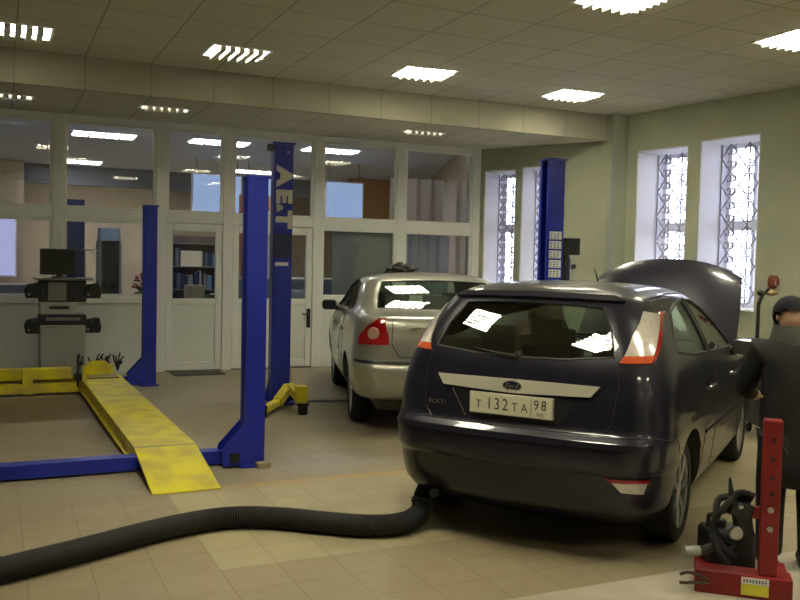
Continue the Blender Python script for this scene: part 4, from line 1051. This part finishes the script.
MB().span((4.98, YP+.09, 1.0), (6.06, YP+.10, 2.30)).cyl((4.98, YP+.10, 2.32), (6.06, YP+.10, 2.32), .025).build('roller_blind', m_blind, None, label='grey-green roller blind drawn behind the lower pane left of the sedan roof', cat='blind')
wavy('net_curtain', 6.24, 7.2, YP+.2, .005, 2.32, .03, .18, mat('lavender_net', (.42, .42, .50), .9), 'pale lavender curtain behind the lower pane nearest the right corner', 'curtain')
wavy('net_curtain', 4.45, 4.66, YP+2.4, .005, 2.6, .03, .15, mat('white_net', (.62, .60, .62), .9), 'white narrow curtain in the office seen right of the lettered column', 'curtain')
wavy('curtain', 4.1, 4.75, YP+2.7, .005, 2.9, .04, .2, mat('orange_cloth', (.40, .20, .10), .9), 'orange-brown curtain in the office behind the lettered column', 'curtain')
wavy('curtain', 6.7, 7.8, 14.9, .005, 3.3, .05, .3, mat('beige_cloth', (.50, .42, .33), .9), 'long beige curtain in the office behind the upper right pane', 'curtain')
m_sky = lamp_mat('lit_blue_panel', 1.0, (.16, .21, .32, 1))  # glowing panels stand in for the bright windows at the office back
def lit_panel(x0, x1, y, z0, z1, label):
    e = empty('glow_window', ((x0+x1)/2, y, z0), label=label, cat='window'); w = (x1-x0)/2; H = z1-z0
    MB().span((-w, 0, 0), (w, .08, H)).build('casing', m_white, e); MB().cyl((-w+.1, .04, H), (-w+.1, .04, 3.87-z0), .01).build('hanger', m_gray, e); MB().cyl((w-.1, .04, H), (w-.1, .04, 3.87-z0), .01).build('hanger', m_gray, e); MB().span((-w+.03, -.006, .03), (w-.03, 0, H-.03)).build('screen', m_sky, e); return e
lit_panel(3.85, 4.95, 19.0, 2.62, 3.55, 'pale blue office window as a glowing panel, high above the white door')
lit_panel(5.0, 5.75, 19.0, 2.62, 3.55, 'pale blue office window as a glowing panel, beside the near lift post top')
lit_panel(6.5, 7.4, 17.9, 2.55, 3.45, 'pale blue office window as a glowing panel, right of the column lettering')
e = empty('glow_window', (.05, 17.0, 1.3), label='bright bluish office window as a glowing panel, behind the lower left pane', cat='window')
MB().span((-.55, 0, 0), (.30, .06, 1.3)).build('casing', m_white, e); MB().span((-.52, -.01, .03), (.27, 0, 1.27)).build('screen', lamp_mat('lit_lavender', 1.1, (.2, .2, .32, 1)), e)  # window brightness comes from this glowing sheet
# office furniture
m_deskb = mat('blue_desk_front', (.10, .13, .20), .5)
def desk(x0, x1, y, z, m, label):
    e = empty('desk', ((x0+x1)/2, y, 0), label=label, cat='desk'); w = (x1-x0)/2
    MB().span((-w, 0, z-.03), (w, .6, z)).build('desk_top', m_lgray, e, bevel=.005); MB().span((-w, .03, .05), (w, .06, z-.03)).build('desk_front', m, e)
    for sx in (-1, 1): MB().span((sx*w-.02*sx-.02, .06, 0), (sx*w-.02*sx+.02, .58, z-.03)).build('desk_side', m, e)
desk(3.5, 5.6, 14.3, 1.40, m_deskb, 'blue fronted reception desk in the office behind the second door')
desk(-1.2, 1.0, 14.4, 1.25, mat('blue_grey_desk', (.22, .25, .38), .5), 'blue-grey office desk behind the alignment console')
e = empty('display_cabinet', (1.63, 14.2, 0), label='glass display cabinet with pale blue top in the office', cat='cabinet')
MB().span((-.17, 0, 0), (-.13, .4, 1.95)).span((.13, 0, 0), (.17, .4, 1.95)).span((-.17, .38, 0), (.17, .4, 1.95)).span((-.13, 0, 0), (.13, .38, .5)).build('cabinet_frame', m_lgray, e)
MB().span((-.15, .0, 1.95), (.15, .4, 2.15)).build('header', mat('pale_blue', (.35, .48, .62), .5), e)
MB().span((-.13, .005, .5), (.13, .011, 1.95)).build('cabinet_glass', m_glass, e)
for z in (.9, 1.3, 1.65): MB().span((-.13, .03, z), (.13, .37, z+.012)).build('shelf', m_gray, e)
MB().span((-.125, .3, .5), (.125, .37, 1.95)).build('back_panel', m_gray, e)
e = empty('flower_pot', (2.02, 13.62, 0), label='pink-red flowers in a pot in the office beside the far blue post', cat='potted plant')
MB().lathe([(.07, 1.0), (.10, 1.18)], n=20).build('pot', m_lgray, e, smooth=True)
MB().cyl((0, 0, 0), (0, 0, 1.0), .09).build('pedestal', m_gray, e)
b = MB(); random.seed(5)
for i in range(26):
    a = random.uniform(0, 6.3); r = random.uniform(.0, .15); z = 1.28+random.uniform(-.04, .17); b.ball((r*math.cos(a), r*math.sin(a), z), random.uniform(.02, .04), (1, 1, .7), 8)
b.build('blossoms', mat('pink_petals', (.32, .05, .10), .7), e, smooth=True)
b = MB()
for i in range(16):
    a = random.uniform(0, 6.3); b.cyl((0, 0, 1.15), (.13*math.cos(a), .13*math.sin(a), 1.32), .006, n=5)
b.build('stems', mat('leaf_green', (.05, .10, .04), .7), e)
MB().span((1.0, 14.75, 0), (1.3, 15.05, 2.6)).build('office_pillar', mat('navy_pillar', (.03, .04, .12), .6), None, label='dark navy pillar in the office left of the display cabinet', cat='pillar')
e = empty('shelf_unit', (3.15, 15.3, 0), label='office shelf unit filled with folders behind the white glazed door', cat='shelf')
MB().span((-.5, .3, 0), (.5, .33, 2.1)).span((-.5, 0, 0), (-.47, .3, 2.1)).span((.47, 0, 0), (.5, .3, 2.1)).build('frame', mat('brown_shelf', (.16, .12, .09), .6), e)
for z in (.3, .75, 1.15, 1.55, 1.95): MB().span((-.47, 0, z), (.47, .3, z+.02)).build('shelf_board', m_lgray, e)
random.seed(11); k = 0
for z in (.77, 1.17, 1.57):
    x = -.45
    while x < .38:
        w_ = random.uniform(.05, .09); hgt = random.uniform(.22, .32); c = random.choice(((.03, .05, .13), (.14, .16, .22), (.20, .32, .42), (.05, .05, .06), (.3, .3, .3), (.10, .2, .14)))
        if random.random() < .85:
            cn = {.13: 'navy', .22: 'slate', .42: 'pale blue', .06: 'black', .3: 'grey', .14: 'green'}[c[2]]; rn = {.77: 'low', 1.17: 'middle', 1.57: 'upper'}[z]
            MB().span((3.15+x, 15.33, z), (3.15+x+w_-.006, 15.56, z+hgt)).build('folder', mat('folder_%.2f' % c[2], c, .6), None, label='%s folder on the %s office shelf behind the door glass' % (cn, rn), cat='folder', group='%s folders on the %s office shelf' % (cn, rn))
        x += w_+random.uniform(0, .03)
MB().span((2.75, 13.75, 0), (3.0, 14.1, 1.28)).build('storage_box', mat('tan_box', (.36, .30, .20), .8), None, bevel=.01, label='tan carton standing on the office floor behind the door glass', cat='box')
# outside the right wall
MB().span((9.6, -10, -.5), (60, 60, -.1)).build('ground', mat('outdoor_ground', (.30, .30, .28), .9), kind='structure')
# cabinets added along the right wall so the hatchback's side reflects dark
for i, (s_, lab) in enumerate([(4.0, 'added black cabinet against the right wall under its window side, darkening car reflections'), (5.1, 'added black cabinet against the right wall, middle of three, darkening car reflections'), (6.2, 'added black cabinet against the right wall, nearest the camera, darkening car reflections')]):
    e = empty('reflection_cabinet', label=lab, cat='cabinet'); e.matrix_world = MBm @ Matrix.Translation((s_, -.47, 0))
    MB().span((.01, 0, .05), (1.07, .46, 1.42)).build('cabinet_body', m_black, e, bevel=.01)
    for k in (0, 1):
        d_ = MB().span((.03+k*.52, -.02, .09), (.53+k*.52, -.001, 1.39)).build('cabinet_door', m_black, e, bevel=.006)
        MB().span((.48+k*.06, -.04, .7), (.50+k*.06, -.02, .85)).build('cabinet_handle', m_steel, d_)

tt = empty('tool_trolley', (7.52, 6.44, 0), -YAW, label='black tool trolley standing between the person and the raised bonnet', cat='tool trolley')
MB().span((-.42, -.25, .12), (.45, .25, .95)).build('cabinet', m_black, tt, bevel=.015)
MB().span((-.45, -.28, .95), (.48, .28, .985)).build('top_tray', m_black, tt, bevel=.01)
for k in range(4):
    d_ = MB().span((-.39, -.27, .16+k*.195), (.42, -.251, .34+k*.195)).build('drawer', m_black, tt, bevel=.005)
    MB().span((-.3, -.29, .31+k*.195), (.33, -.27, .325+k*.195)).build('drawer_handle', m_gray, d_)
for sx in (-.35, .38):
    for sy in (-.2, .2): MB().lathe([(.055, -.015), (.055, .015)], (sx, sy, .055), 'x', 16).build('caster', m_rubber, tt)
for sx in (-.35, .38):
    for sy in (-.2, .2): MB().span((sx-.02, sy-.02, .08), (sx+.02, sy+.02, .12)).build('caster_fork', m_steel, tt)
